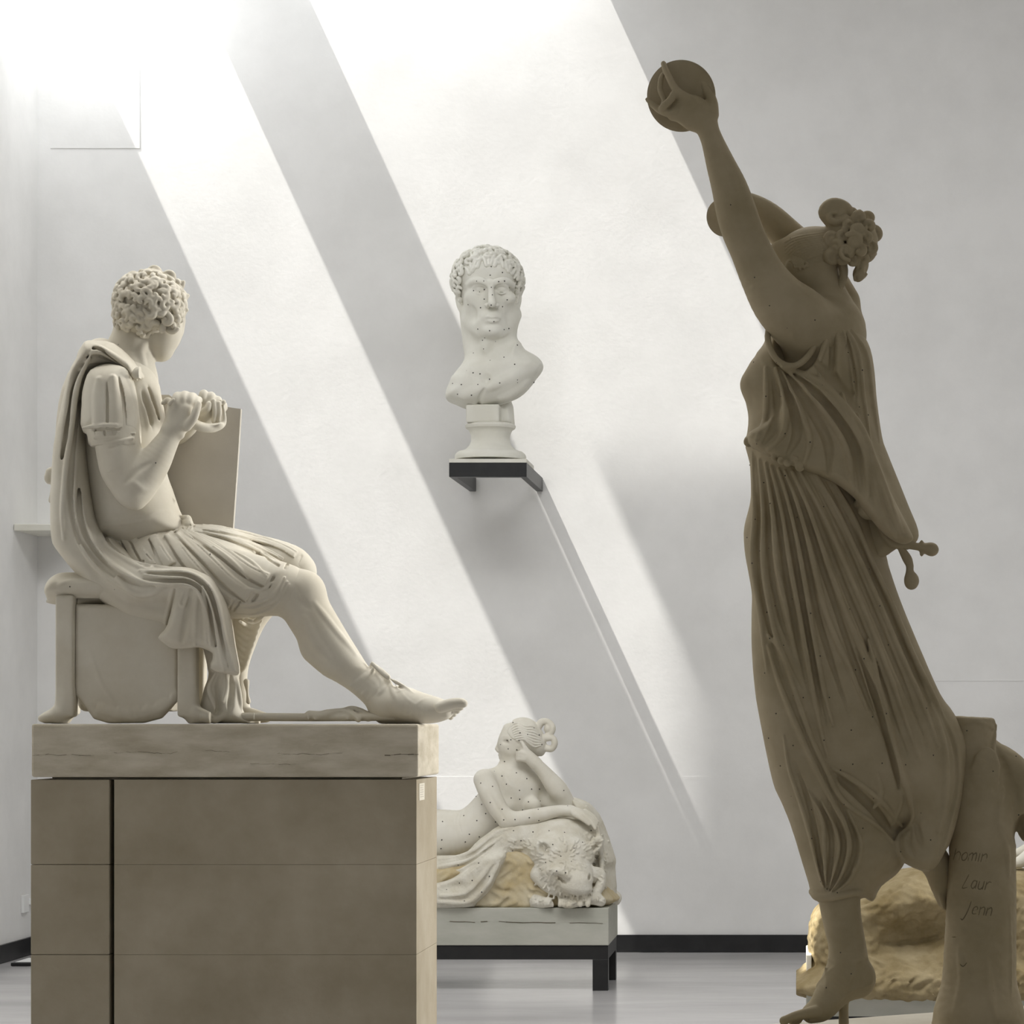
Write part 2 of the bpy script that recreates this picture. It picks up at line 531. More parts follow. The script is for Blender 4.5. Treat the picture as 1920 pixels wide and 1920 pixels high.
# ceiling with two long openings that meet the back wall, and a slot added to sun the rock's edge
B_, C_, D_ = -4.13, -3.481, -1.446
YS = 17.12
struct('ceiling', [(WX - .3, RX + .3, -1.0, 12.0, CEIL, CEIL + .25), (WX - .3, RX + .3, 13.2, YS, CEIL, CEIL + .25),
                   (WX - .3, -3.02, 12.0, 13.2, CEIL, CEIL + .25), (-2.70, RX + .3, 12.0, 13.2, CEIL, CEIL + .25),
                   (B_, C_, YS, WALL_Y, CEIL, CEIL + .12),
                   (D_, RX + .3, YS, WALL_Y, CEIL, CEIL + .12)], M_ceil)
bh = 33 / 285.0
struct('baseboard_back', [(WX, RX, WALL_Y - .02, WALL_Y, 0.003, bh)], M_base)
struct('baseboard_left', [(WX, WX + .02, 8.0, WALL_Y - .02, 0.003, bh)], M_base)
# unseen blockers added above the roof to shape the sun patch: upright and flat
struct('sun_blocker_upright', [(-6.28, 3.0, 16.42, 16.5, CEIL + .25, 14.4)], M_ceil)
struct('sun_blocker_flat', [(-4.92, 3.0, 15.6, 17.01, 11.0, 11.1)], M_ceil)
# thin plaster skin on the lower part of the back wall, and the joints of the upper one
Z1 = PZ(1456, WALL_Y)
struct('trim_3', [(PX(640, WALL_Y), RX, WALL_Y - .0012, WALL_Y, bh, Z1)], M_wall)
struct('trim_4', [(PX(95, WALL_Y), PX(262, WALL_Y), WALL_Y - .003, WALL_Y, PZ(278, WALL_Y), CEIL)], M_wall)
struct('trim_5', [(PX(1690, WALL_Y), RX, WALL_Y - .003, WALL_Y, PZ(1277, WALL_Y), PZ(1277, WALL_Y) + .006)], M_wall)

# ------------------------------------------------------------------ pedestal of the seated statue
PF, PB = 9.32, 9.84
ped = empty('statue_pedestal', (PX(430, PF), PF, 0), 'tall beige pedestal of cast blocks with a dark upright gap, under the seated statue', 'pedestal')
def hb(name, lst, mat, par, bev=0.006): return boxes(name, lst, mat, par, bev)
x0, x1, x2, x3 = PX(57.5, PF), PX(205, PF), PX(214, PF), PX(781, PF)
zt = PZ(1461.5, PF)
za, zb = PZ(1621, PF), PZ(1790, PF)
zs = [(za, zt), (zb, za), (zb - .32, zb), (0.0, zb - .32)]
for a, b in zs:
    hb('block', [(x0, x1, PF, PB, a + .0006, b - .0006)], M_ped, ped, .003)
    hb('block', [(x2, x3, PF, PB, a + .0003, b - .0003)], M_ped, ped, .0012)
hb('core', [(x1 - .004, x2 + .004, PF + .13, PB - .03, .01, zt - .01)], M_ped, ped, 0)
hb('shim', [(x0 + .06, PX(750, PF), PF + .05, PB - .04, zt - .002, zt + .014)], M_slab, ped, 0)

def slab_mesh(name, x0, x1, y0, y1, z0, z1, mat, par, seed=3, amp=.003, bev=.008, n=60):
    bm = bmesh.new()
    box_bm(bm, x0, x1, y0, y1, z0, z1, bev)
    me = bpy.data.meshes.new(name); bm.to_mesh(me); bm.free()
    o = link_mesh(name, me, mat, par)
    return o
sl0 = PX(60, PF)
slab = slab_mesh('top_slab', sl0, PX(785, PF), PF - .01, PB + .005, PZ(1457, PF), 1.5010, M_slab, ped)
slab['label'] = 'worn cream plaster slab with fine cracks'
# cracks: thin dark brown strips on the front face
M_crack = node_mat('crack_dark_brown', (0.10, 0.085, 0.06), (0.16, 0.135, 0.10), 9, 0.95)
rnd = random.Random(4)
def crack(px0, px1, py, wob, th=.0009, gaps=0.0):
    bm = bmesh.new(); gaps = 0
    last = None
    p = px0; y = py
    while p < px1:
        q = p + rnd.uniform(5, 14); ny = y + rnd.uniform(-wob, wob)
        if rnd.random() > gaps:
            t = th * rnd.uniform(.4, 1.3)
            a = [(PX(p, PF), PZ(y, PF)), (PX(q, PF), PZ(ny, PF))]
            vs = [bm.verts.new((a[0][0], PF - .0106, a[0][1] - t)), bm.verts.new((a[1][0], PF - .0106, a[1][1] - t)),
                  bm.verts.new((a[1][0], PF - .0106, a[1][1] + t)), bm.verts.new((a[0][0], PF - .0106, a[0][1] + t)),
                  bm.verts.new((a[0][0], PF - .009, a[0][1])), bm.verts.new((a[1][0], PF - .009, a[1][1]))]
            bm.faces.new(vs[:4]); bm.faces.new([vs[0], vs[4], vs[5], vs[1]]); bm.faces.new([vs[3], vs[2], vs[5], vs[4]])
        p, y = q, py + (ny - py) * .8
    bmesh.ops.remove_doubles(bm, verts=bm.verts, dist=.0006)
    me = bpy.data.meshes.new('crack'); bm.to_mesh(me); bm.free()
    link_mesh('crack', me, M_crack, slab)
crack(62, 178, 1417, 2.0, .0006); crack(215, 330, 1411, 2.5, .00045); crack(380, 430, 1409, 2.0, .0004)
crack(520, 640, 1413, 2.5, .00045); crack(722, 784, 1416, 1.5, .0013); crack(470, 560, 1432, 2, .0004)
# small paper tag on the lit side
tg = boxes('paper_tag', [(PX(781, PF) + .0002, PX(781, PF) + .0014, PF + .06, PF + .19, PZ(1502, PF), PZ(1470, PF))], M_pl_seat, ped)
tg['label'] = 'small pale paper tag with faint grey writing'
M_ink = node_mat('faded_ink', (0.33, 0.31, 0.28), None, 5, 0.9)
bm = bmesh.new()
for i in range(6):
    z = PZ(1474 + i * 4.3, PF)
    for j in range(3):
        ya = PF + .085 + j * .03
        box_bm(bm, PX(781, PF) + .0015, PX(781, PF) + .0018, ya, ya + rnd.uniform(.008, .024), z - .0009, z + .0009)
me = bpy.data.meshes.new('writing'); bm.to_mesh(me); bm.free(); link_mesh('writing', me, M_ink, tg)

# ------------------------------------------------------------------ bench under the reclining woman
BF, BB = 15.40, 16.12
bench = empty('statue_bench', (PX(1000, BF), BF, 0), 'low black steel bench on square legs under the reclining woman', 'bench')
bz1 = PZ(1773, BF); bz0 = PZ(1799, BF)
bx1 = PX(1140, BF); bx0 = bx1 - 2.1
t_ = PX(1140, BF) - PX(1111, BF)
boxes('frame', [(bx0, bx1, BF, BF + .08, bz0, bz1), (bx0, bx1, BB - .08, BB, bz0, bz1),
                (bx1 - .08, bx1, BF + .08, BB - .08, bz0, bz1), (bx0, bx0 + .08, BF + .08, BB - .08, bz0, bz1)], M_steel, bench, .002)
for lx in (bx0, bx1 - t_):
    for ly in (BF, BB - .08):
        boxes('leg', [(lx, lx + t_, ly, ly + .08, 0.0, bz0)], M_steel, bench, .002)

# ------------------------------------------------------------------ wall bracket under the bust
KF = 16.94
br = empty('wall_bracket', (PX(915, WALL_Y), WALL_Y, PZ(905, WALL_Y)), 'black steel U-shaped wall bracket carrying the bust', 'bracket')
kx0, kx1 = PX(842, KF), PX(987.5, KF)
kz1, kz0 = PZ(867.5, KF), PZ(894, KF)
aw = .042
boxes('front_bar', [(kx0, kx1, KF, KF + .06, kz0, kz1)], M_steel, br, .001)
for xa in (kx0, kx1 - aw):
    boxes('arm', [(xa, xa + aw, KF + .06, WALL_Y - .001, kz0, kz1)], M_steel, br, .001)

# ------------------------------------------------------------------ small fittings
boxes_ = boxes
sk = tag(boxes('wall_shelf', [(WX + .003, PX(140, 17.5), 17.45, 17.999, PZ(995, 17.45), PZ(982.5, 17.45))], M_pl_bust, None, .004),
         'narrow cream wall shelf in the corner, half hidden behind the seated statue', 'shelf')
yo = -WX * FPX / (VX - 40)
ou = empty('wall_socket', (WX, yo, PZ(1697, yo)), 'small white electrical socket low on the left wall', 'socket')
boxes('socket_plate', [(WX + .0005, WX + .02, 17.62, 17.74, PZ(1711, 17.68), PZ(1678, 17.68))], M_white, ou, .003)
boxes('conduit', [(WX + .0005, WX + .028, 17.74, 17.99, PZ(1697, 17.7), PZ(1686, 17.7))], M_white, ou, .003)
fl = empty('floor_uplight', (PX(50, 17.3), 17.2, 0), 'small dark-rimmed flat fitting on the floor beside the pedestal', 'lamp')
fx = PX(60, 17.1)
boxes('rim', [(fx - .09, fx + .16, 16.95, 17.3, .002, .022)], M_steel, fl, .004)
boxes('glass', [(fx - .07, fx + .14, 16.98, 17.27, .0225, .026)], M_white, fl, .001)

# ------------------------------------------------------------------ the dancer
def merge_dots(region, n, seed, mind=16):
    r = random.Random(seed); out = []
    for _ in range(n * 30):
        if len(out) >= n: break
        p = (r.uniform(region[0], region[2]), r.uniform(region[1], region[3]))
        if all((p[0] - q[0]) ** 2 + (p[1] - q[1]) ** 2 > mind ** 2 for q in out): out.append(p)
    return out

DY = 6.1
def DW(px, py): return ((px - VX) * DY / FPX, DY, EYE + (VY - py) * DY / FPX)
dbase = PZ(1916, DY)
dancer = empty('dancer_statue', (PX(1650, DY), DY, dbase),
               'tall brown-shaded plaster statue of a dancing woman in a pleated dress raising both arms', 'statue')

# body: arms, neck, head, legs and feet in one skin
B = Clay(DY, 1190, 1830, 90, 1930, -230, 200, 2.2)
B.tube([(1322, 228, -128, 19), (1330, 250, -126, 20), (1337, 268, -124, 21), (1352, 310, -118, 27), (1368, 353, -112, 33), (1380, 395, -106, 37),
        (1391, 430, -100, 38), (1408, 470, -94, 38), (1432, 520, -88, 43), (1462, 565, -80, 52), (1500, 600, -66, 60), (1530, 630, -40, 58)], 8)
# palm and fingers on the disc
B.tube([(1324, 235, -128, 19), (1312, 218, -130, 25), (1300, 206, -131, 27), (1288, 200, -130, 20)], 8, sw=.7)
B.tube([(1322, 226, -130, 20), (1298, 208, -134, 22), (1280, 200, -134, 17), (1268, 206, -134, 12)], 8, sw=.7)
B.tube([(1300, 226, -130, 20), (1276, 214, -132, 16), (1262, 216, -132, 11)], 8, sw=.7)
B.tube([(1332, 214, -128, 16), (1334, 190, -122, 11), (1322, 160, -116, 8.5), (1313, 140, -113, 7), (1311, 134, -112, 6)], 3)          # thumb
B.tube([(1298, 190, -140, 11), (1280, 178, -146, 7.8), (1266, 166, -144, 7.2), (1256, 148, -136, 6.6), (1247, 128, -122, 6), (1244, 119, -116, 5.4)], 1.2)
B.tube([(1284, 186, -140, 9), (1266, 176, -148, 7.2), (1258, 186, -150, 6.8), (1246, 198, -146, 6.8), (1241, 204, -142, 6)], .8)
B.tube([(1241, 204, -140, 6), (1246, 188, -132, 5.6), (1238, 170, -126, 5.6), (1239, 150, -122, 5.2), (1242, 140, -118, 4.6)], .8)
B.tube([(1272, 204, -138, 9), (1256, 212, -138, 7.5), (1240, 208, -132, 7), (1226, 198, -124, 6), (1216, 189, -120, 4.6), (1213, 186, -118, 4)], 1.2)
# far arm
B.tube([(1365, 392, -10, 20), (1382, 384, 0, 22), (1405, 388, 20, 26), (1440, 408, 45, 29), (1478, 445, 65, 33), (1530, 500, 80, 40), (1572, 570, 70, 42)], 8)
B.tube([(1350, 400, -16, 12), (1366, 392, -10, 18)], 5)
for i, a in enumerate((0, 1, 2, 3)):
    B.tube([(1368, 384 + a * 7, -16, 9), (1352, 380 + a * 9, -26, 7), (1338, 386 + a * 10, -22, 6)], 3)
# head, neck, shoulders
B.ell((1512, 482, 10), (64, 52, 54), (0, 0, -20), 8)
B.ell((1495, 508, -2), (42, 40, 46), (0, 0, 20), 10)
B.ell((1468, 478, 10), (30, 26, 38), (0, 0, 10), 12)
B.tube([(1525, 500, 12, 44), (1543, 545, 8, 41), (1556, 590, 2, 50)], 14)
B.tube([(1530, 630, -30, 62), (1560, 625, 10, 60), (1580, 615, 55, 44)], 20)
B.tube([(1545, 640, 0, 75), (1530, 740, 0, 80)], 20)
B.ell((1482, 497, -44), (9, 12, 6), (0, 0, 20), 4)      # ear
B.tube([(1530, 740, 0, 64), (1510, 950, 0, 56), (1500, 1200, -30, 50), (1535, 1450, -40, 44), (1570, 1600, -40, 42)], 10)
B.tube([(1540, 980, 5, 56), (1610, 1250, 15, 50), (1680, 1480, 25, 42), (1700, 1560, 30, 38)], 10)
# standing leg on tiptoe
B.tube([(1570, 1600, -40, 46), (1574, 1685, -42, 39), (1580, 1730, -42, 36), (1588, 1770, -42, 35), (1590, 1805, -40, 38), (1585, 1835, -38, 38)], 10)
B.ell((1612, 1836, -34), (30, 36, 30), (0, 0, 10), 12)
B.tube([(1588, 1830, -38, 38), (1562, 1860, -44, 32), (1542, 1888, -52, 26), (1522, 1900, -60, 19)], 12, sw=1.1)
for i in range(5):
    ww = -84 + i * 14
    B.tube([(1530, 1897, ww * .8 - 10, 12), (1502 - (6 if i == 0 else 0), 1903, ww, 8.5), (1486 - (8 if i == 0 else 0) + i * 3, 1910, ww, 8), (1480 - (10 if i == 0 else 0) + i * 4, 1914, ww, 7 + (2 if i == 0 else 0))], 1.5)
B.tube([(1583, 1862, -30, 11), (1582, 1890, -30, 9), (1582, 1918, -30, 10)], 5)
# raised back leg and toes
B.tube([(1700, 1560, 30, 40), (1752, 1615, 40, 30), (1766, 1660, 44, 22), (1770, 1690, 44, 13)], 8)
for i in range(4):
    B.tube([(1766, 1680, 30 + i * 8, 7), (1770, 1698, 28 + i * 9, 5), (1772, 1704, 28 + i * 9, 4)], 2)
B.snap()
# sandal straps
B.fold([(1548, 1796), (1575, 1806), (1610, 1802), (1630, 1795)], 3.2, 2.6)
B.fold([(1605, 1806), (1600, 1828), (1588, 1850), (1576, 1872)], 3, 2.6)
B.fold([(1575, 1806), (1556, 1820), (1538, 1840), (1528, 1850)], 3, 2.4)
B.fold([(1545, 1806), (1550, 1835), (1548, 1860)], 3, 2.6)
B.fold([(1640, 1842), (1612, 1852), (1590, 1860), (1568, 1882)], 3.4, 2.8)
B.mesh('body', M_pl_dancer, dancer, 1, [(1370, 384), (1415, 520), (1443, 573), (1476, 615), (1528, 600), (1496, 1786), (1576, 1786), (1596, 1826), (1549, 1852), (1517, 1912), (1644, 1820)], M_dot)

# hair: combed cap, knot of curls, hanging locks
H = Clay(DY, 1400, 1670, 360, 610, -90, 110, 1.9)
H.ell((1516, 478, 10), (66, 51, 57), (0, 0, -20), 6)
H.ell((1545, 462, 8), (40, 32, 46), (0, 0, 0), 10)
H.poly([(1380, 520), (1440, 440), (1460, 478), (1480, 505), (1512, 512), (1555, 520), (1600, 640), (1380, 640)], 10, 200, 1, 0, 'cut', 0, curve=False)
H.tube([(1560, 470, 5, 30), (1582, 444, 2, 36), (1608, 446, 4, 36), (1620, 470, 4, 24)], 8)
H.snap()
for i in range(11):
    t = i / 10
    H.fold([(1452 + 42 * t, 474 + 34 * t), (1485 + 28 * t, 448 + 38 * t), (1545, 436 + 40 * t)], 2.4, 3.0, 1.0)
H.tube([(1555, 418, -18, 9), (1548, 398, -20, 14), (1562, 386, -16, 15), (1582, 392, -8, 15), (1592, 408, -4, 13)], 3)
H.ell((1570, 402, -16), (18, 15, 13), k=4)
H.tube([(1566, 398, -30, 4), (1556, 400, -32, 5), (1556, 410, -30, 6), (1566, 416, -28, 8), (1585, 412, -26, 10)], 2)
rnd = random.Random(11)
def curlball(c, cx, cy, cw, r, th, seed, ball=True):
    rr = random.Random(seed)
    a0 = rr.uniform(0, 6.28); pts = []
    tx, ty = rr.uniform(-.5, .5), rr.uniform(-.5, .5)
    for j in range(9):
        t = j / 8; a = a0 + 6.0 * t; q = r * (1 - .7 * t)
        x, y = q * math.cos(a), q * math.sin(a)
        pts.append((cx + x, cy + y, cw - 6 * t + tx * x + ty * y, th * (.8 + .3 * math.sin(math.pi * t))))
    c.tube(pts, 1.5, n=2)
    if ball: c.ell((cx, cy, cw + r * .1), (r * .82, r * .82, r * .6), k=2)
cs = [(1590, 420, -34), (1612, 408, -28), (1608, 430, -44), (1630, 425, -24), (1626, 446, -40), (1600, 452, -50), (1578, 440, -44),
      (1570, 462, -42), (1590, 472, -50), (1612, 470, -46), (1632, 466, -30), (1578, 484, -36), (1598, 490, -36), (1618, 488, -30), (1560, 446, -38),
      (1600, 400, 0), (1628, 410, 10), (1638, 440, 12), (1636, 465, 10), (1610, 420, 28), (1600, 450, 44), (1622, 470, 34), (1585, 430, 36), (1560, 478, -34)]
for i, q in enumerate(cs): curlball(H, *q, 12 + 4 * ((i * 7) % 3) / 2, 6.4 if i % 2 else 4.8, i)
H.tube([(1612, 480, -18, 12), (1618, 496, -18, 11), (1611, 512, -16, 12), (1609, 520, -14, 9)], 3)
for i in range(5): curlball(H, 1611 + 4 * (i % 2), 488 + i * 8, -28, 9, 4, 40 + i)
H.tube([(1578, 488, -8, 10), (1582, 515, -12, 8), (1572, 545, -18, 6), (1563, 565, -20, 3)], 3)
for i in range(3): H.tube([(1576 + i * 4, 492, -18, 2.5), (1581 + i * 3, 520, -20, 2.5), (1571 + i * 2, 548, -23, 2)], 1)
for x, y in ((1484, 492), (1490, 499), (1506, 503), (1512, 497), (1498, 505)):
    curlball(H, x, y, -44, 5, 2.6, x)
H.mesh('hair', M_pl_dancer, dancer, 0, [(1469, 443), (1482, 447), (1461, 465), (1534, 434), (1567, 516)], M_dot)

# disc cymbals
def disc(name, cx, cy, cw, r, tilt, par, mat):
    bm = bmesh.new()
    sc = DY / FPX; n = 64
    prof = [(0, .24), (.25, .24), (.33, .10), (.9, .03), (1.0, .02), (1.0, -.04), (.9, -.03), (.5, -.02), (.25, -.01), (0, -.01)]
    rings = []
    for pr, pz in prof:
        if pr == 0: rings.append([bm.verts.new((0, 0, pz * r * sc))])
        else: rings.append([bm.verts.new((pr * r * sc * math.cos(2 * math.pi * i / n), pr * r * sc * math.sin(2 * math.pi * i / n), pz * r * sc)) for i in range(n)])
    for a, b in zip(rings[:-1], rings[1:]):
        for i in range(n):
            q = (i + 1) % n
            if len(a) == 1: bm.faces.new([a[0], b[i], b[q]])
            elif len(b) == 1: bm.faces.new([a[i], b[0], a[q]])
            else: bm.faces.new([a[i], b[i], b[q], a[q]])
    bmesh.ops.recalc_face_normals(bm, faces=bm.faces)
    from mathutils import Matrix, Euler
    q = 1 + cw / FPX
    loc = Vector(((cx - VX) * q * sc, DY + cw * sc, EYE - (cy - VY) * q * sc))
    bm.transform(Matrix.Translation(loc) @ Euler([math.radians(a) for a in tilt]).to_matrix().to_4x4())
    for f in bm.faces: f.smooth = True
    me = bpy.data.meshes.new(name); bm.to_mesh(me); bm.free()
    return link_mesh(name, me, mat, par)
disc('cymbal', 1277.5, 180, -108, 64.5, (-80, 0, -12), dancer, M_pl_dancer)
disc('cymbal', 1357, 408, -40, 35, (-75, 0, -25), dancer, M_pl_dancer)

# dress, lower part
S = Clay(DY, 1380, 1860, 800, 1725, -150, 170, 2.4)
def axis_w(X, Y): return np.clip((Y - 1050) / 600, 0, 1) * 10 + 0 * X
S.poly([(1402, 826), (1406, 870), (1408, 920), (1406, 960), (1400, 1000), (1402, 1040), (1412, 1080), (1420, 1115), (1415, 1150), (1412, 1200), (1414, 1250),
        (1420, 1310), (1432, 1370), (1445, 1440), (1455, 1478), (1475, 1510), (1487, 1540), (1500, 1600), (1516, 1655), (1524, 1680), (1560, 1688), (1612, 1680),
        (1636, 1690), (1652, 1662), (1684, 1636), (1702, 1600), (1690, 1560), (1720, 1560), (1770, 1590), (1786, 1560), (1806, 1480), (1812, 1400), (1790, 1340),
        (1760, 1300), (1720, 1230), (1680, 1150), (1650, 1080), (1640, 1040), (1620, 960), (1600, 880), (1560, 830), (1480, 815)],
       5, 118, 118, 10, smooth=14)
S.tube([(1470, 1000, 0, 66), (1480, 1120, -30, 66), (1490, 1300, -45, 66), (1520, 1460, -45, 62), (1560, 1600, -42, 48), (1572, 1668, -42, 40)], 30)   # front leg through the cloth
S.tube([(1560, 1000, 10, 90), (1600, 1180, 20, 92), (1660, 1350, 30, 90), (1720, 1500, 30, 62)], 30)
S.tube([(1620, 1100, -20, 50), (1700, 1300, -25, 52), (1745, 1440, -30, 48), (1750, 1530, -30, 40), (1735, 1590, -30, 30)], 20)
S.snap()
# long folds, traced from waist to hem
S.folds([[(1412, 850), (1416, 960), (1412, 1050), (1426, 1150), (1440, 1260)],
         [(1424, 862), (1432, 960), (1432, 1060), (1446, 1150), (1462, 1210), (1500, 1290)],
         [(1436, 870), (1450, 960), (1456, 1050), (1470, 1120), (1482, 1180)],
         [(1446, 874), (1466, 960), (1482, 1060), (1496, 1130), (1510, 1210), (1528, 1320), (1552, 1420)],
         [(1460, 880), (1484, 960), (1504, 1060), (1517, 1146), (1526, 1200), (1546, 1300), (1562, 1360)],
         [(1472, 884), (1500, 960), (1526, 1060), (1552, 1160), (1592, 1250), (1626, 1330)],
         [(1486, 884), (1518, 960), (1552, 1060), (1590, 1160), (1620, 1230), (1644, 1310), (1662, 1370), (1688, 1430)],
         [(1500, 884), (1540, 960), (1580, 1050), (1622, 1150), (1650, 1220), (1684, 1310), (1722, 1420)],
         [(1530, 890), (1570, 960), (1612, 1050), (1648, 1130), (1690, 1230), (1730, 1320), (1760, 1400)],
         [(1560, 900), (1600, 970), (1636, 1060), (1670, 1130), (1712, 1230), (1752, 1310), (1778, 1370)]], 6.5, 8, True, 5.5, 9)
S.folds([[(1440, 1190), (1470, 1230), (1492, 1300), (1520, 1380), (1548, 1440), (1580, 1500), (1640, 1545), (1684, 1585)],
         [(1440, 1210), (1462, 1280), (1490, 1350), (1530, 1440), (1560, 1500), (1590, 1560), (1600, 1640)]], 6, 9, False)
S.fold([(1628, 1200), (1640, 1250), (1652, 1330), (1680, 1420), (1704, 1490), (1712, 1560)], 6, 9)
S.fold([(1590, 1160), (1620, 1230), (1650, 1300), (1668, 1370), (1690, 1450), (1708, 1500), (1714, 1550)], 8, 12)
S.fold([(1606, 1215), (1636, 1290), (1658, 1360), (1680, 1440), (1690, 1500)], 7, 10, op='cut', taper=(.05, .1))
S.fold([(1566, 1450), (1590, 1472), (1640, 1520), (1690, 1590)], 9, 14, op='cut', taper=(.1, .3))
S.fold([(1560, 1440), (1600, 1462), (1650, 1500), (1690, 1548)], 6, 8)
S.fold([(1645, 1450), (1652, 1480), (1648, 1500), (1638, 1515)], 6, 5)
S.fold([(1690, 1460), (1690, 1500), (1680, 1530), (1672, 1548)], 5, 4)
S.folds([[(1470, 1380), (1480, 1440), (1500, 1500), (1518, 1560), (1538, 1640), (1548, 1668)],
         [(1505, 1470), (1540, 1530), (1546, 1590), (1548, 1640), (1550, 1670)],
         [(1540, 1500), (1568, 1560), (1572, 1600), (1562, 1640), (1553, 1672)],
         [(1560, 1490), (1588, 1560), (1590, 1600), (1574, 1645), (1556, 1674)],
         [(1590, 1520), (1612, 1570), (1612, 1610), (1592, 1650), (1560, 1676)]], 4.5, 7, True, 5, 8)
S.tube([(1523, 1672, -44, 7), (1534, 1682, -70, 8), (1560, 1682, -84, 8), (1600, 1674, -80, 7), (1620, 1672, -50, 7)], 4)      # hem roll
S.poly([(1712, 1520), (1704, 1545), (1688, 1558), (1680, 1578), (1684, 1602), (1702, 1622), (1742, 1634), (1768, 1604), (1782, 1540), (1766, 1480), (1730, 1470)], -40, 40, 26, 10)
S.snap()
S.fold([(1709, 1500), (1712, 1530), (1700, 1554), (1686, 1566), (1681, 1586), (1692, 1610), (1716, 1624), (1742, 1630)], 4, 5)
S.fold([(1716, 1540), (1722, 1562), (1730, 1590)], 6, 7, op='cut', taper=(.2, .2)); S.fold([(1706, 1560), (1704, 1584), (1716, 1608)], 5, 5, op='cut', taper=(.2, .2))
S.fold([(1764, 1330), (1790, 1400), (1796, 1470), (1780, 1540), (1764, 1600)], 7, 7, op='cut')
S.fold([(1745, 1320), (1768, 1400), (1772, 1480), (1762, 1560)], 8, 6)
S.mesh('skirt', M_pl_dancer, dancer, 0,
       [(1406, 872), (1432, 905), (1444, 944), (1472, 892), (1513, 922), (1544, 950), (1495, 970), (1416, 974), (1401, 1008), (1425, 1033), (1441, 1028), (1410, 1056),
        (1630, 1067), (1486, 1123), (1453, 1136), (1520, 1150), (1438, 1148), (1593, 1142), (1650, 1136), (1654, 1105), (1443, 1197), (1469, 1210), (1538, 1230), (1620, 1235),
        (1666, 1209), (1434, 1262), (1604, 1256), (1488, 1304), (1506, 1308), (1555, 1308), (1737, 1328), (1455, 1338), (1662, 1338), (1636, 1344), (1596, 1369), (1545, 1388),
        (1487, 1398), (1441, 1384), (1750, 1416), (1599, 1433), (1654, 1431), (1698, 1434), (1463, 1436), (1576, 1444), (1506, 1461), (1638, 1497), (1484, 1493), (1583, 1508),
        (1522, 1518), (1727, 1524), (1618, 1553), (1522, 1572), (1745, 1575), (1562, 1608), (1689, 1597), (1539, 1653), (1570, 1674)], M_dot)

# overfold of the dress
O = Clay(DY, 1375, 1790, 540, 1120, -160, 170, 2.2)
O.poly([(1446, 602), (1440, 640), (1431, 662), (1408, 695), (1391, 722), (1397, 750), (1407, 785), (1404, 815), (1398, 828), (1410, 838), (1440, 856), (1475, 874), (1500, 876),
        (1560, 900), (1596, 930), (1625, 965), (1660, 1004), (1690, 1024), (1716, 1018), (1722, 996), (1704, 950), (1684, 900), (1664, 850), (1654, 820), (1644, 750), (1640, 700),
        (1632, 655), (1614, 622), (1582, 590), (1556, 574), (1540, 585), (1520, 640), (1490, 660)], 5, 112, 112, 10, smooth=14)
O.tube([(1520, 690, -10, 96), (1500, 760, -8, 88), (1490, 830, -6, 84)], 20)
O.tube([(1425, 720, -30, 34), (1450, 700, -34, 46)], 20)
O.poly([(1410, 838), (1404, 812), (1440, 790), (1500, 730), (1560, 730), (1610, 790), (1640, 850), (1668, 920), (1704, 990), (1712, 1012), (1690, 1020), (1656, 1000), (1624, 962), (1600, 932), (1560, 903), (1500, 880), (1450, 858)],
       -96, 34, 14, 16)
# armhole
O.ell((1492, 640, -110), (48, 62, 80), (0, 0, 12), 6, 'cut')
O.snap()
O.tube([(1443, 600, -58, 5), (1440, 640, -84, 6), (1458, 676, -100, 6), (1490, 686, -102, 6), (1520, 662, -96, 6), (1538, 620, -84, 5), (1548, 585, -56, 4)], 4)
O.snap()
for l in ([(1552, 585), (1548, 640), (1536, 690), (1560, 745)], [(1562, 585), (1572, 650), (1572, 710), (1600, 800), (1640, 850)],
          [(1568, 590), (1590, 650), (1600, 720), (1610, 790)], [(1572, 595), (1608, 660), (1618, 740), (1632, 830)],
          [(1578, 600), (1622, 660), (1636, 750), (1648, 830)]):
    O.fold(l, 5, 7)
for l in ([(1556, 600), (1560, 660), (1556, 720)], [(1580, 610), (1600, 690), (1606, 760)]):
    O.fold(l, 5, 8, op='cut', taper=(.1, .1))
O.folds([[(1436, 690), (1438, 740), (1434, 790), (1418, 825)],
         [(1455, 690), (1470, 740), (1474, 780), (1466, 815), (1440, 845)],
         [(1462, 690), (1492, 750), (1512, 800), (1518, 830), (1508, 868)],
         [(1466, 686), (1520, 740), (1566, 800), (1590, 850), (1600, 920)],
         [(1480, 694), (1540, 735), (1590, 790), (1622, 850), (1628, 930)]], 6.5, 9, True, 8, 10)
O.fold([(1468, 688), (1530, 712), (1580, 760), (1616, 808), (1640, 870), (1664, 930), (1690, 1000)], 8, 10)
O.fold([(1530, 680), (1580, 730), (1610, 770)], 11, 8, op='cut')
O.fold([(1636, 880), (1650, 950), (1680, 1010)], 6, 4)
# gathered knots along the waist
for i, (x, y) in enumerate([(1404, 828), (1414, 834), (1426, 836), (1444, 846), (1454, 856), (1466, 862), (1476, 866), (1490, 864), (1500, 874)]):
    curlball(O, x, y, -84 - min(i, 6) * 7, 7, 4.5, 100 + i)
O.tube([(1402, 826, -30, 7), (1402, 826, 30, 7)], 3)
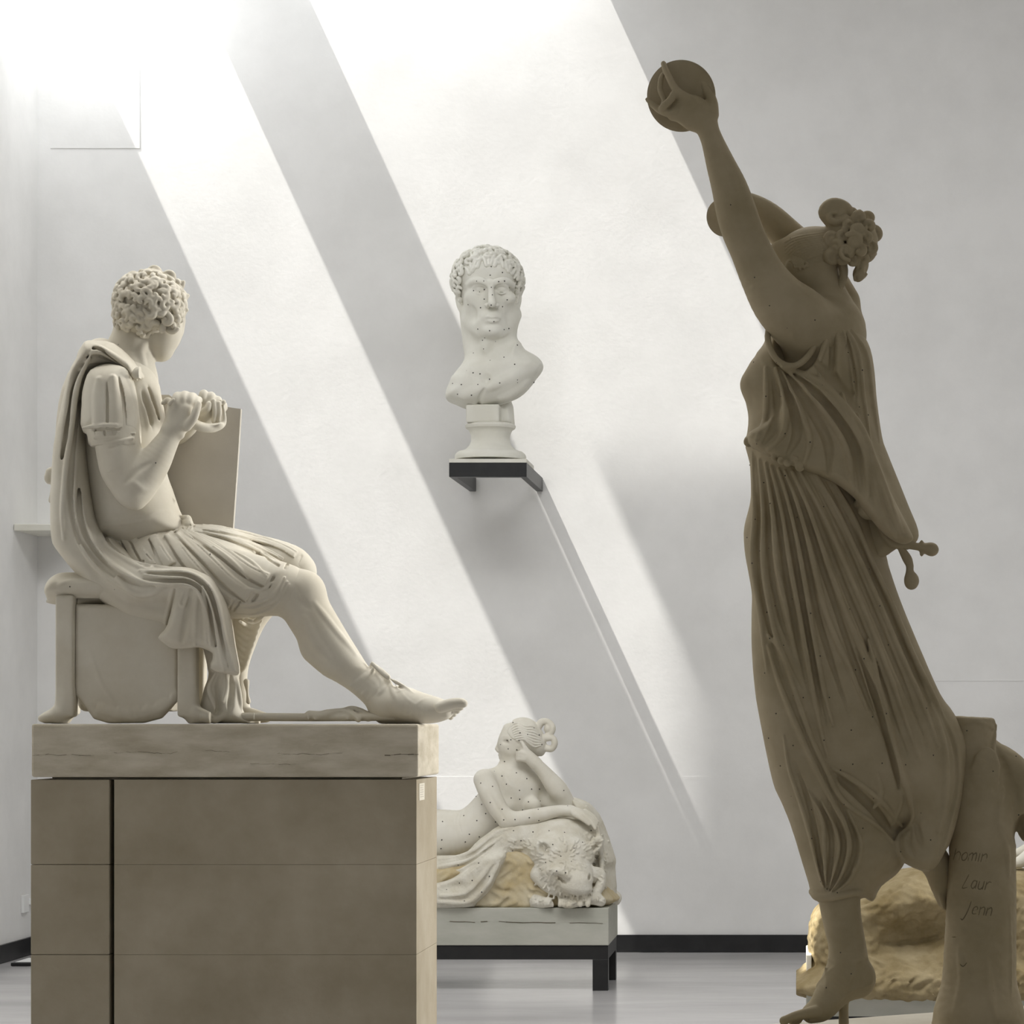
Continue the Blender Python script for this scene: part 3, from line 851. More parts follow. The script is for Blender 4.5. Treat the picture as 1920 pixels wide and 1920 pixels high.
# knot and tassels
O.tube([(1608, 946, -66, 8), (1622, 940, -78, 12), (1640, 948, -78, 12), (1652, 958, -70, 8)], 5)
O.ell((1626, 960, -74), (18, 14, 14), (0, 0, 20), 4)
O.tube([(1610, 960, -60, 8), (1620, 1000, -40, 16), (1645, 1030, -30, 16), (1672, 1022, -34, 10)], 8, sw=.8)
O.poly([(1606, 950), (1612, 985), (1630, 1020), (1642, 1046), (1664, 1036), (1684, 1022), (1672, 1000), (1650, 970)], -34, 16, 16, 6)
O.tube([(1655, 962, -60, 8), (1652, 990, -56, 6), (1672, 1018, -50, 8), (1700, 1022, -46, 9)], 4)
O.mesh('overfold', M_pl_dancer, dancer, 0,
       [(1456, 680), (1491, 682), (1531, 656), (1436, 743), (1465, 743), (1542, 722), (1432, 796), (1472, 813), (1519, 829), (1419, 832), (1440, 848), (1590, 661), (1602, 691),
        (1617, 694), (1601, 716), (1611, 763), (1628, 778), (1546, 577), (1565, 582), (1628, 642), (1413, 679)], M_dot)
T = Clay(DY, 1680, 1780, 990, 1115, -90, 0, 2.0)
T.tube([(1700, 1020, -46, 9), (1724, 1026, -46, 7), (1736, 1028, -46, 10), (1746, 1030, -46, 13), (1749, 1031, -46, 11)], 2)
T.tube([(1728, 1016, -46, 4), (1728, 1040, -46, 4)], 2)
T.mesh('tassel', M_pl_dancer, dancer, 1)
T = Clay(DY, 1670, 1740, 1000, 1115, -90, 0, 2.0)
T.tube([(1684, 1020, -46, 5), (1700, 1046, -46, 9), (1706, 1060, -46, 7)], 2)
T.tube([(1706, 1062, -46, 7), (1706, 1074, -46, 8), (1709, 1087, -46, 14), (1709, 1093, -46, 13)], 2)
T.mesh('tassel', M_pl_dancer, dancer, 1)

# tree trunk that holds her up
K = Clay(DY, 1735, 2060, 1325, 1930, -110, 160, 2.6)
K.tube([(1819, 1352, 30, 47), (1818, 1400, 30, 47), (1826, 1450, 28, 56), (1838, 1520, 26, 66), (1842, 1600, 24, 63), (1840, 1700, 24, 66), (1838, 1780, 24, 68), (1836, 1850, 24, 72), (1835, 1930, 24, 92)], 10)
K.poly([(1858, 1396), (1884, 1398), (1915, 1418), (1945, 1455), (1960, 1500), (1950, 1560), (1926, 1580), (1905, 1560), (1880, 1500)], 40, 40, 40, 14)
K.ell((1918, 1555, -2), (16, 30, 50), (0, 0, 15), 8, 'cut')
K.box((1819, 1330, 30), (80, 14, 90), (0, 0, 3), 2, 5, 'cut')
K.snap()
K.fold([(1868, 1360), (1862, 1390), (1862, 1440), (1872, 1500)], 6, 4)
K.fold([(1776, 1360), (1782, 1400), (1790, 1460)], 6, 3)
K.fold([(1896, 1880), (1895, 1800), (1893, 1700)], 4, 2)
K.fold([(1776, 1640), (1770, 1700), (1768, 1780)], 6, 3)
K.ell((1850, 1440, -30), (26, 40, 8), (0, 0, 0), 12)
K.fold([(1776, 1352), (1800, 1358), (1830, 1352), (1864, 1366)], 5, 4)
K.fold([(1880, 1480), (1872, 1540), (1884, 1590), (1890, 1640)], 9, 5)
K.fold([(1800, 1780), (1806, 1840), (1790, 1900)], 9, 4); K.fold([(1850, 1800), (1856, 1860), (1866, 1910)], 8, 4)
# scratched writing, as it stands on the bark
K.snap()
I_ = Clay(DY, 1770, 1915, 1580, 1830, -75, 20, 0.9)
def scratch(paths):
    for p in paths: I_.fold(p, 1.15, .8, .3, taper=(.8, .8), n=3, smoothw=1, on=K)
def hand(txt, x, y, sz, slant=.25):
    G = {'h': [[(0, -1.6), (0, 0)], [(0, -.6), (.4, -1), (.7, -.7), (.7, 0)]], 'o': [[(.4, -1), (0, -.6), (.2, 0), (.6, -.1), (.7, -.7), (.4, -1)]],
         'm': [[(0, -1), (0, 0)], [(0, -.7), (.3, -1), (.45, -.7), (.45, 0)], [(.45, -.7), (.75, -1), (.9, -.7), (.9, 0)]],
         'i': [[(.1, -1), (.1, 0)]], 'n': [[(0, -1), (0, 0)], [(0, -.7), (.4, -1), (.6, -.7), (.6, 0)]],
         'L': [[(.3, -1.7), (.1, -.9), (-.1, 0), (.5, -.1)]], 'a': [[(.6, -.9), (.2, -1), (0, -.4), (.3, 0), (.6, -.5)], [(.6, -1), (.6, 0)]],
         'u': [[(0, -1), (0, -.2), (.3, 0), (.6, -.3)], [(.6, -1), (.6, 0)]], 'r': [[(0, -1), (0, 0)], [(0, -.6), (.3, -1), (.6, -.9)]],
         'J': [[(.5, -1.6), (.35, -.4), (.0, .7), (-.3, .6)]], 'e': [[(0, -.5), (.6, -.6), (.4, -1), (.05, -.7), (.1, -.1), (.6, -.1)]]}
    for ch in txt:
        if ch == ' ': x += sz * .8; continue
        for st in G[ch]:
            scratch([[(x + sz * (a - b * slant * 1.0), y + sz * b + (x - 1790) * .08) for a, b in st]])
        x += sz * (1.15 if ch == 'm' else .9 if ch != 'i' else .45)
hand('homin', 1788, 1612, 15)
hand('Laur', 1806, 1664, 15)
hand('Jenn', 1808, 1712, 15)
scratch([[(1800, 1808), (1806, 1812), (1813, 1805)], [(1786, 1757), (1820, 1757)]])
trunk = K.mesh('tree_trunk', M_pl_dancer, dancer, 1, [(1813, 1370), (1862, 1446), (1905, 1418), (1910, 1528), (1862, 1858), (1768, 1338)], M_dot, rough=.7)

ins = I_.mesh('inscription', M_scratch, dancer, 0)
ins['label'] = 'faint handwriting scratched into the bark'
# base on which she stands, turned a little
zt_ = PZ(1921.5, DY)
A_, B__ = Vector((-.17, 6.055)), Vector((.66, 6.60))
dn = Vector(((B__ - A_).y, -(B__ - A_).x)).normalized()
qd = [A_, B__, B__ + dn * .62, A_ + dn * .62]
bm = bmesh.new()
for rr_, z0_, z1_ in ((1, zt_ - .115, zt_),):
    up = [bm.verts.new((p.x, p.y, z1_)) for p in qd]; dnv = [bm.verts.new((p.x, p.y, z0_)) for p in qd]
    bm.faces.new(up); bm.faces.new(dnv[::-1])
    for i in range(4): bm.faces.new([up[i], dnv[i], dnv[(i + 1) % 4], up[(i + 1) % 4]])
bmesh.ops.recalc_face_normals(bm, faces=bm.faces)
bmesh.ops.bevel(bm, geom=list(bm.edges), offset=.006, segments=2, profile=.5, affect='EDGES')
me = bpy.data.meshes.new('statue_base'); bm.to_mesh(me); bm.free()
link_mesh('statue_base', me, M_pl_seat, dancer)
cx, cy = .30, 6.06
tag(boxes('dancer_pedestal', [(cx - .42, cx + .42, cy - .36, cy + .36, 0, zt_ - .1162)], M_ped, None, .006),
    'beige pedestal block under the dancing woman at the bottom right', 'pedestal')

# ------------------------------------------------------------------ the seated man
SY = 9.58
zs_ = PZ(1357, PF)
seated = empty('seated_statue', (PX(430, SY), SY, zs_),
               'cream plaster statue of a seated man in cloak and pleated tunic, face turned away', 'statue')
MS = M_pl_seat
FLOORV = 1356.0

# body: head, neck, arms with hands, legs and feet
B = Clay(SY, 160, 900, 490, 1380, -170, 190, 2.0)
B.ell((286, 572, 0), (56, 52, 50), (0, 0, 10), 6)                    # skull
B.ell((306, 622, 20), (35, 48, 40), (0, 0, 14), 14)                 # jaw and cheek
B.ell((304, 664, 20), (18, 14, 20), (0, 0, -20), 12)                # chin
B.tube([(338, 590, 22, 9), (342, 604, 26, 6), (336, 622, 28, 8)], 6)  # brow and nose, seen from behind
B.tube([(250, 610, 6, 36), (247, 650, 0, 35), (246, 690, -4, 42), (240, 720, -4, 50)], 12)
B.ell((305, 614, -36), (7, 12, 7), (0, 0, 15), 3)                   # ear
B.tube([(232, 720, -10, 60), (232, 780, 0, 70), (236, 860, 4, 72), (240, 930, 8, 66), (250, 1000, 8, 66), (262, 1060, 10, 76)], 20)
# near arm
B.tube([(206, 725, -92, 42), (214, 790, -102, 42), (222, 840, -104, 41), (230, 880, -104, 40), (250, 916, -104, 35)], 10)
B.tube([(250, 914, -104, 34), (270, 896, -104, 32), (290, 866, -100, 29), (308, 836, -96, 23), (322, 812, -92, 18.5), (328, 796, -90, 19)], 12)
B.ell((252, 942, -108), (16, 12, 14), (0, 0, 20), 10)
B.tube([(318, 806, -98, 15), (334, 812, -96, 10), (339, 816, -96, 7)], 8)
# near hand, a loosely closed fist
B.poly([(314, 800), (311, 778), (318, 752), (330, 746), (352, 752), (366, 762), (366, 784), (354, 806), (338, 816), (324, 814)], -90, 22, 16, 6)
for i, (x, y) in enumerate([(330, 746), (343, 744), (356, 747), (366, 754)]):
    ww = -104 + i * 5
    B.tube([(x - 2, y + 22, ww, 9), (x, y + 6, ww - 2, 8.5), (x + 2, y - 3, ww + 6, 8), (x + 7, y - 4, ww + 18, 7)], 1.5)
B.tube([(350, 800, -104, 9), (362, 786, -112, 8), (368, 770, -112, 7.5), (372, 758, -108, 6.5)], 3)
B.tube([(322, 756, -84, 7), (314, 750, -80, 5.5), (306, 756, -82, 4.5)], 2)
# far arm and hand
B.tube([(262, 748, 66, 38), (292, 790, 84, 32), (320, 812, 70, 27), (344, 802, 30, 22), (362, 788, 0, 17), (376, 780, -10, 16)], 10)
B.poly([(366, 760), (378, 748), (398, 746), (414, 756), (416, 772), (402, 790), (384, 798), (370, 786)], -24, 20, 14, 6)
for i, (x, y) in enumerate([(380, 740), (394, 744), (406, 752), (416, 762)]):
    ww = -34 + i * 7
    B.tube([(x - 6, y + 26, ww, 8.5), (x - 1, y + 8, ww - 6, 8.5), (x + 2, y - 2, ww, 8), (x + 4, y + 3, ww + 14, 7)], 1.5)
B.tube([(378, 776, -44, 8), (388, 768, -50, 7), (392, 758, -48, 6)], 2)
# far leg: thigh, drawn-back shin, foot
B.tube([(330, 1060, 70, 72), (400, 1055, 80, 64), (470, 1056, 84, 52), (530, 1062, 84, 44), (546, 1072, 84, 39)], 20)
B.tube([(540, 1078, 84, 36), (502, 1112, 84, 36), (470, 1156, 84, 32), (453, 1205, 82, 27), (446, 1250, 78, 20), (448, 1290, 76, 16), (452, 1325, 74, 17)], 12)
B.tube([(240, 650, 0, 34), (212, 672, 0, 30), (186, 690, -10, 26)], 16)
B.tube([(440, 1338, 70, 15), (470, 1342, 60, 15), (500, 1346, 46, 9)], 8)
# near leg
B.tube([(320, 1080, -50, 76), (400, 1096, -54, 66), (480, 1102, -60, 54), (540, 1108, -66, 46), (566, 1112, -68, 42)], 20)
B.ell((572, 1106, -72), (30, 30, 34), (0, 0, 30), 14)
B.tube([(562, 1122, -68, 44), (588, 1166, -68, 43), (614, 1208, -66, 42), (640, 1240, -66, 37), (668, 1268, -66, 29), (692, 1290, -66, 27), (715, 1312, -68, 28)], 14)
B.tube([(595, 1215, -62, 30), (622, 1240, -62, 26)], 16)
B.tube([(726, 1326, -66, 30), (748, 1320, -70, 34), (785, 1328, -78, 30), (815, 1331, -84, 24), (832, 1332, -88, 18)], 14, sw=1.3)
B.tube([(720, 1330, -60, 26), (735, 1342, -64, 16), (780, 1346, -70, 14)], 10)
for i in range(5):
    ww = -126 + i * 18
    B.tube([(826, 1326 - i, ww + 4, 11), (846, 1320 + i * 4, ww, 10.5 - i * .6), (862 - i * 5, 1318 + i * 6, ww - 1, 9.5 - i), (869 - i * 6, 1319 + i * 6.5, ww, 8 - i * .6)], 1.2)
B.box((600, 1386, 0), (500, 28.6, 400), (0, 0, 0), 1, 2, 'cut')
B.snap()
# muscle and bone marks
B.fold([(555, 1100), (560, 1122), (578, 1140)], 8, 3, op='cut')
B.fold([(590, 1132), (625, 1180), (665, 1228)], 8, 2.5)
B.fold([(572, 1160), (590, 1200), (615, 1232)], 12, 4)
B.fold([(235, 905), (258, 880), (280, 868)], 7, 3, op='cut')
B.fold([(250, 905), (272, 918), (296, 900)], 8, 3)
B.fold([(270, 690), (262, 660), (282, 628)], 9, 3)
# sandal lacing round the ankles
for i in range(7):
    t = i / 6
    B.fold([(700 + 30 * t - 2, 1240 + 26 * t), (690 + 24 * t, 1262 + 22 * t), (654 + 34 * t, 1288 + 24 * t)], 4.2, 3.2, 1.5)
B.snap()
B.tube([(698, 1244, -96, 4), (716, 1262, -102, 4), (728, 1270, -104, 5), (712, 1254, -96, 4), (700, 1246, -94, 3)], 1)
B.fold([(728, 1270), (734, 1290), (742, 1312)], 4.5, 4); B.fold([(728, 1270), (722, 1288), (712, 1300), (716, 1280), (704, 1262)], 3.6, 3.4)
B.fold([(730, 1272), (752, 1284), (775, 1300)], 3.6, 3); B.fold([(735, 1276), (762, 1310), (800, 1336)], 2.6, 1.8)
B.fold([(760, 1344), (785, 1318), (800, 1308)], 2.6, 1.8); B.fold([(736, 1300), (770, 1290)], 2.4, 1.6)
for i in range(9):
    t = i / 8
    B.fold([(496 - 32 * t, 1152 + 92 * t), (474 - 22 * t, 1166 + 90 * t), (448 - 4 * t, 1152 + 92 * t)], 5, 3.6, 2)
B.tube([(462, 1278, 52, 6), (464, 1300, 50, 3), (466, 1316, 50, 5)], 2)
B.fold([(198, 842), (210, 838), (226, 833)], 1.6, 4, .4, 'cut'); B.tube([(196, 884, -142, 1.4), (214, 886, -142, 2)], .5)
B.mesh('body', MS, seated, 1, [(222, 631), (222, 646), (292, 868)], M_dot)

# hair
H = Clay(SY, 190, 375, 485, 650, -95, 95, 1.5)
H.ell((282, 566, -2), (62, 53, 56), (0, 0, 12), 4)
H.ell((262, 596, -6), (42, 38, 46), (0, 0, 0), 8)
H.poly([(225, 640), (300, 628), (292, 606), (318, 604), (328, 586), (372, 560), (372, 660), (225, 660)], 0, 200, 1, 2, 'cut', 0, curve=False)
H.curls((280, 568, -2), (62, 55, 57), (0, 0, 12), 190, 9.5, 4.6, lambda p, n: not (p[1] > 600 and p[0] > 305) and p[1] < 622, 5)
H.curls((262, 594, -6), (44, 40, 48), (0, 0, 0), 110, 8, 4.2, lambda p, n: p[1] > 585 and p[1] < 632 and p[0] < 292, 6)
for i, (x, y, w_) in enumerate([(290, 512, -10), (318, 520, -4), (332, 532, 0), (340, 552, 4), (342, 572, 4), (336, 590, 0), (300, 586, -44), (312, 600, -38), (330, 600, -22), (322, 612, -26), (282, 588, -50)]):
    curlball(H, x, y, w_, 12, 5, 300 + i)
H.mesh('hair', MS, seated, 0)

# breastplate and sleeve with its hanging straps
C = Clay(SY, 140, 380, 670, 1040, -165, 130, 1.9)
C.poly([(170, 700), (215, 690), (262, 700), (284, 722), (296, 750), (305, 780), (304, 812), (292, 850), (298, 890), (318, 918), (334, 955), (348, 985), (344, 1010), (200, 1020), (178, 990),
        (166, 900), (160, 800)], 0, 84, 70, 10, smooth=8)
C.tube([(236, 735, -30, 62), (240, 800, -26, 62), (250, 900, -20, 62), (262, 980, -20, 62)], 24)
C.snap()
C.fold([(198, 872), (204, 920), (214, 960), (232, 982)], 2.4, 2, 1)
C.fold([(196, 985), (230, 982), (270, 976), (310, 968), (345, 975)], 3, 2.6, 1)
C.fold([(196, 978), (230, 975), (270, 968), (306, 962)], 2, 1.6, 1)
C.fold([(262, 975), (290, 962), (310, 960), (330, 965)], 4, 2, 2)
for i, p in enumerate([(296, 916), (304, 930), (312, 944), (320, 955), (328, 968), (312, 925), (322, 938), (302, 945)]):
    C.fold([(p[0], p[1] - 6), (p[0] + 6, p[1]), (p[0] + 2, p[1] + 7), (p[0] - 3, p[1] + 1)], 2, 1.8, .8)
C.snap()
C.folds([[(282, 722), (296, 770), (302, 800)], [(268, 722), (284, 770), (292, 806)], [(262, 740), (272, 780), (276, 808)]], 6, 5, True, 5, 4)
C.mesh('breastplate', MS, seated, 1)

SL = Clay(SY, 138, 285, 670, 850, -180, 0, 1.5)
SL.tube([(205, 718, -82, 34), (207, 750, -98, 44), (208, 790, -104, 45), (210, 814, -104, 44)], 10)
SL.poly([(158, 728), (172, 694), (205, 684), (236, 690), (250, 716), (256, 750), (262, 796), (262, 812), (212, 818), (158, 812), (155, 760)], -92, 52, 44, 8)
SL.tube([(180, 824, -104, 12), (222, 832, -128, 16), (260, 820, -108, 12)], 6)
SL.tube([(176, 826, -70, 12), (222, 834, -64, 16), (260, 820, -80, 12)], 6)
SL.snap()
for a in ([(186, 712), (185, 760), (186, 800)], [(212, 708), (216, 760), (217, 800)], [(234, 706), (244, 752), (247, 800)], [(172, 716), (163, 760), (160, 800)]):
    SL.fold(a, 11, 5, 4, taper=(.5, 1))
SL.snap()
for a in ([(182, 706), (174, 740), (172, 803)], [(200, 716), (201, 760), (201, 803)], [(222, 706), (231, 750), (234, 803)], [(244, 710), (254, 752), (258, 803)]):
    SL.fold(a, 3, 7, .8, 'cut', taper=(.3, 1))
SL.snap()
SL.fold([(155, 802), (172, 800), (200, 797), (230, 798), (262, 800)], 4, 3, 1.5, smoothw=1)
SL.fold([(156, 808), (200, 804), (262, 806)], 3.2, 4, 1, 'cut', smoothw=1)
for x in (166, 180, 196, 213, 230, 246): SL.fold([(x, 806), (x + 1, 817)], 2.2, 4, 1, 'cut')
for l in ([(176, 822), (205, 820), (235, 814), (262, 812)], [(178, 830), (215, 828), (262, 820)]): SL.fold(l, 3, 2.4)
SL.mesh('sleeve', MS, seated, 0)

# kilt of straps over the tunic
K = Clay(SY, 170, 610, 965, 1175, -175, 150, 1.7)
K.tube([(250, 1040, 8, 74), (330, 1060, 10, 84), (400, 1070, 10, 86)], 20)
K.tube([(300, 1066, -56, 64), (380, 1080, -62, 64), (450, 1092, -66, 58), (510, 1102, -70, 52), (534, 1106, -72, 48)], 20)
K.tube([(300, 1040, 84, 60), (400, 1040, 88, 50), (480, 1050, 88, 48), (536, 1062, 88, 44), (556, 1072, 88, 38)], 14)
K.poly([(430, 1130), (440, 1152), (480, 1148), (512, 1134), (534, 1100), (545, 1066), (500, 1060), (430, 1080)], -64, 56, 30, 8)
K.box((250, 945, 0), (140, 38, 200), (0, 0, 0), 1, 4, 'cut')
K.snap()
wq = [((221, 990), (216, 1009), 15), ((254, 988), (254, 1006), 15), ((287, 980), (287, 996), 15), ((320, 974), (322, 988), 14), ((348, 976), (352, 988), 12)]
# straps
SP = [[(232, 1010), (250, 1040), (262, 1055)], [(252, 1012), (268, 1040), (285, 1062)], [(286, 1006), (304, 1040), (318, 1060)], [(316, 1002), (350, 1050), (395, 1100), (440, 1136)],
      [(335, 998), (385, 1045), (430, 1090), (474, 1122)], [(352, 994), (410, 1030), (465, 1070), (506, 1090)], [(366, 990), (430, 1006), (490, 1032), (536, 1058)], [(380, 988), (450, 1000), (520, 1022), (560, 1044)]]
def strap(l, wid, th):
    P = catmull(l, 5); T = np.gradient(P, axis=0); T /= np.linalg.norm(T, axis=1)[:, None]; Nn = np.stack([-T[:, 1], T[:, 0]], 1)
    n = len(P); wd_ = wid * (0.62 + 0.38 * np.linspace(0, 1, n))
    for o in (-1, -.5, 0, .5, 1):
        K.fold([tuple(P[i] + Nn[i] * wd_[i] * o * .72) for i in range(0, n, 2)], wid * .36, th, 1.2, taper=(.8, 1), n=3, smoothw=5)
for i in (0, 1, 2, 3, 4, 5, 6, 7):
    strap(SP[i], (9, 10, 11, 14, 13, 13, 9, 8)[i], 5)
K.snap()
for i, l in enumerate(SP):
    P = catmull(l, 5); T = np.gradient(P, axis=0); T /= np.linalg.norm(T, axis=1)[:, None]; Nn = np.stack([-T[:, 1], T[:, 0]], 1)
    wid = (9, 10, 11, 14, 13, 13, 9, 8)[i]; n = len(P); wd_ = wid * (0.62 + 0.38 * np.linspace(0, 1, n)) * 1.12
    K.fold([tuple(P[j] + Nn[j] * wd_[j]) for j in range(0, n, 2)], 2.6, 6, .6, 'cut', taper=(.5, 1), n=3, smoothw=3)
    K.fold([tuple(P[-1] + T[-1] * 3 + Nn[-1] * wid * c_) for c_ in (-.8, 0, .8)], 2.6, 5, .6, 'cut', taper=(1, 1), n=3)
    K.fold([tuple(P[j] - Nn[j] * wd_[j] * .62) for j in range(2, n - 1, 2)], 1.3, 1.2, .5, 'cut', taper=(.5, 1), n=3, smoothw=3)
K.snap()
for a, b, r in wq:
    K.fold([a, b], r, 4.5, 1.5, taper=(1, 1), smoothw=5)
K.snap()
for a, b, r in wq:
    q = r - 4
    K.fold([(a[0] - q, a[1]), (b[0] - q, b[1]), (b[0] - q * .7, b[1] + q * .7), (b[0], b[1] + q), (b[0] + q * .7, b[1] + q * .7), (b[0] + q, b[1]), (a[0] + q, a[1])], 1.8, 1.6, .8, n=3)
for l in ([(450, 1132), (480, 1130), (512, 1116), (534, 1082)], [(452, 1140), (484, 1138), (516, 1124), (538, 1090)], [(462, 1104), (490, 1106), (510, 1092)], [(440, 1150), (480, 1150), (516, 1136), (542, 1096)]):
    K.fold(l, 3.6, 3, 1.5)
for l in ([(420, 1006), (470, 1020), (520, 1044)], [(430, 1030), (470, 1052), (500, 1080)], [(400, 1024), (440, 1056), (470, 1090)]):
    K.fold(l, 3.2, 2.2, 1.5)
K.mesh('kilt', MS, seated, 0, [(394, 1039)], M_dot)

# cloak
Kc = Clay(SY, 70, 500, 625, 1380, -185, 150, 1.9)
Kc.poly([(163, 642), (185, 640), (214, 644), (240, 668), (266, 696), (272, 712), (250, 716), (238, 690), (205, 684), (172, 696), (158, 728), (155, 800), (160, 860), (168, 920), (180, 975),
         (200, 1010), (226, 1032), (262, 1052), (330, 1058), (362, 1062), (388, 1078), (414, 1105), (430, 1150), (440, 1210), (448, 1262), (430, 1264), (396, 1254), (400, 1226), (374, 1214), (340, 1216),
         (310, 1206), (296, 1194), (312, 1180), (280, 1172), (240, 1160), (190, 1126), (150, 1082), (112, 1036), (100, 1010), (98, 945), (100, 900), (104, 840), (116, 776), (132, 704), (148, 672)],
        -60, 58, 30, 8, smooth=3)
Kc.tube([(190, 668, 0, 34), (160, 740, 10, 44), (150, 840, 10, 46), (152, 930, 8, 48), (170, 1010, 4, 52), (230, 1080, 0, 60), (300, 1110, -10, 60)], 24)
Kc.tube([(176, 672, -30, 30), (230, 690, -30, 26), (262, 706, -36, 12)], 14)
Kc.poly([(384, 1210), (430, 1240), (446, 1262), (452, 1320), (462, 1346), (470, 1356), (380, 1356), (366, 1350), (376, 1320), (384, 1290), (392, 1262)], -64, 30, 22, 8)
Kc.tube([(200, 1040, -70, 30), (240, 1084, -104, 34), (290, 1094, -118, 30), (340, 1092, -126, 26), (376, 1104, -128, 26)], 14)
Kc.poly([(300, 1076), (350, 1066), (384, 1078), (412, 1106), (430, 1150), (440, 1210), (448, 1262), (430, 1264), (396, 1254), (400, 1226), (374, 1214), (340, 1216), (310, 1206), (298, 1194), (316, 1170), (326, 1110)],
        -124, 24, 16, 10)
Kc.snap()
Kc.folds([[(150, 690), (132, 740), (120, 800), (108, 870), (104, 920)],
          [(172, 664), (146, 720), (134, 800), (124, 880), (118, 960), (120, 1010)],
          [(186, 658), (158, 712), (146, 790), (140, 880), (138, 960), (152, 1020), (194, 1078), (250, 1112)],
          [(196, 664), (166, 716), (156, 800), (152, 900), (158, 980), (184, 1034), (230, 1072), (272, 1092), (300, 1094)]], 5.5, 8, True, 5, 9)
Kc.fold([(158, 880), (166, 950), (178, 990), (200, 1024), (236, 1050), (268, 1066), (290, 1068)], 5, 5)
Kc.fold([(166, 930), (184, 995), (214, 1032), (250, 1054), (300, 1064), (350, 1072), (386, 1092)], 4.5, 5)
Kc.fold([(170, 940), (186, 990), (206, 1020), (240, 1050)], 3.5, 7, op='cut')
Kc.fold([(140, 960), (156, 1020), (200, 1068), (240, 1088), (276, 1098)], 5, 4.5, op='cut')
for l in ([(166, 648), (186, 652), (220, 672), (254, 704)], [(158, 664), (190, 660), (226, 682), (256, 712)], [(152, 680), (176, 676), (204, 674), (236, 688)], [(150, 694), (174, 686), (204, 680), (230, 688)]):
    Kc.fold(l, 5, 7)
for l in ([(163, 656), (190, 656), (222, 678)], [(156, 672), (186, 668), (226, 682)]): Kc.fold(l, 3.5, 6, op='cut')
# over the thigh and down
Kc.folds([[(262, 1070), (300, 1072), (350, 1074), (384, 1092), (408, 1130), (420, 1190), (440, 1258)],
          [(270, 1078), (310, 1082), (350, 1084), (378, 1100), (398, 1140), (410, 1200), (420, 1258)],
          [(264, 1094), (310, 1096), (350, 1096), (374, 1110), (388, 1150), (396, 1210)]], 5, 7, True, 4.5, 8)
Kc.fold([(380, 1100), (386, 1150), (388, 1205)], 5, 4)
Kc.fold([(264, 1064), (280, 1056), (284, 1066), (270, 1074), (264, 1070)], 4, 4.5, 1.5)
Kc.fold([(328, 1104), (320, 1140), (313, 1176)], 3, 5, 1.5, 'cut'); Kc.fold([(324, 1104), (316, 1140), (309, 1174)], 4, 4)
Kc.fold([(220, 1082), (250, 1110), (280, 1112), (310, 1098)], 7, 4); Kc.fold([(232, 1078), (260, 1094), (290, 1098)], 4, 3, op='cut')
Kc.fold([(360, 1106), (350, 1150), (340, 1205)], 7, 4, op='cut'); Kc.fold([(370, 1110), (366, 1160), (366, 1210)], 5, 3)
Kc.fold([(345, 1110), (338, 1130), (345, 1136), (352, 1120)], 3, 2)
Kc.fold([(398, 1224), (396, 1252), (414, 1256), (434, 1262)], 3.4, 3.4, 1.2); Kc.fold([(298, 1196), (322, 1212), (352, 1212), (374, 1210), (398, 1222)], 3.4, 2.6, 1.2)
Kc.fold([(112, 1030), (150, 1078), (190, 1122), (240, 1156), (310, 1178)], 3.4, 2.6, 1.2)
Kc.folds([[(404, 1262), (392, 1290), (402, 1320), (408, 1340), (396, 1352)], [(424, 1266), (424, 1290), (414, 1320), (404, 1350)], [(440, 1266), (448, 1300), (452, 1340)]], 5, 5, True, 6, 7)
Kc.tube([(370, 1348, -90, 7), (392, 1346, -96, 7), (402, 1352, -90, 6)], 4); Kc.tube([(404, 1350, -92, 6), (430, 1340, -80, 7), (470, 1352, -60, 7), (520, 1352, -40, 6)], 4)
Kc.tube([(92, 884, -36, 6), (90, 896, -36, 7), (92, 902, -36, 6)], 3); Kc.tube([(98, 882, -36, 7), (104, 900, -36, 8), (104, 925, -36, 10), (98, 938, -36, 7)], 4)
Kc.box((430, 1390, 0), (400, 33, 300), (0, 0, 0), 1, 2, 'cut')
Kc.mesh('cloak', MS, seated, 0, [(97, 881), (113, 995), (144, 1085), (215, 1105), (131, 1100), (249, 1158), (200, 1115)], M_dot)
b_ = Clay(SY, 235, 290, 675, 725, -160, 0, 1.3)
bw = np.nanmin([Kc.front(x, y) for x in (250, 256, 262) for y in (690, 698, 706)] + [-60])
b_.ell((263, 701, bw - 3), (15, 14, 12), (0, 0, 0), 2)
b_.snap()
b_.fold([(252, 700), (258, 692), (268, 694), (272, 703), (266, 711), (257, 710), (256, 702), (263, 699), (267, 704)], 2, 1.8, .6, 'cut', taper=(1, 1))
b_.mesh('brooch', MS, seated, 1)

# tablet held up behind the hands
q = 1 + 60 / FPX
Yt = SY + .11
bm = bmesh.new()
pp = [(300, 741), (318, 741), (330, 749), (452, 767), (447, 850), (437, 996), (436, 1010), (300, 1010)]
fr = [bm.verts.new((PX(a, Yt), Yt - .012 + (a - 300) * .00005, PZ(b, Yt))) for a, b in pp]
bk = [bm.verts.new((v.co.x, v.co.y + .022, v.co.z)) for v in fr]
bm.faces.new(fr[::-1]); bm.faces.new(bk)
for i in range(len(fr)):
    j = (i + 1) % len(fr)
    bm.faces.new([fr[i], fr[j], bk[j], bk[i]])
bmesh.ops.recalc_face_normals(bm, faces=bm.faces)
me = bpy.data.meshes.new('tablet'); bm.to_mesh(me); bm.free()
link_mesh('tablet', me, M_board, seated)
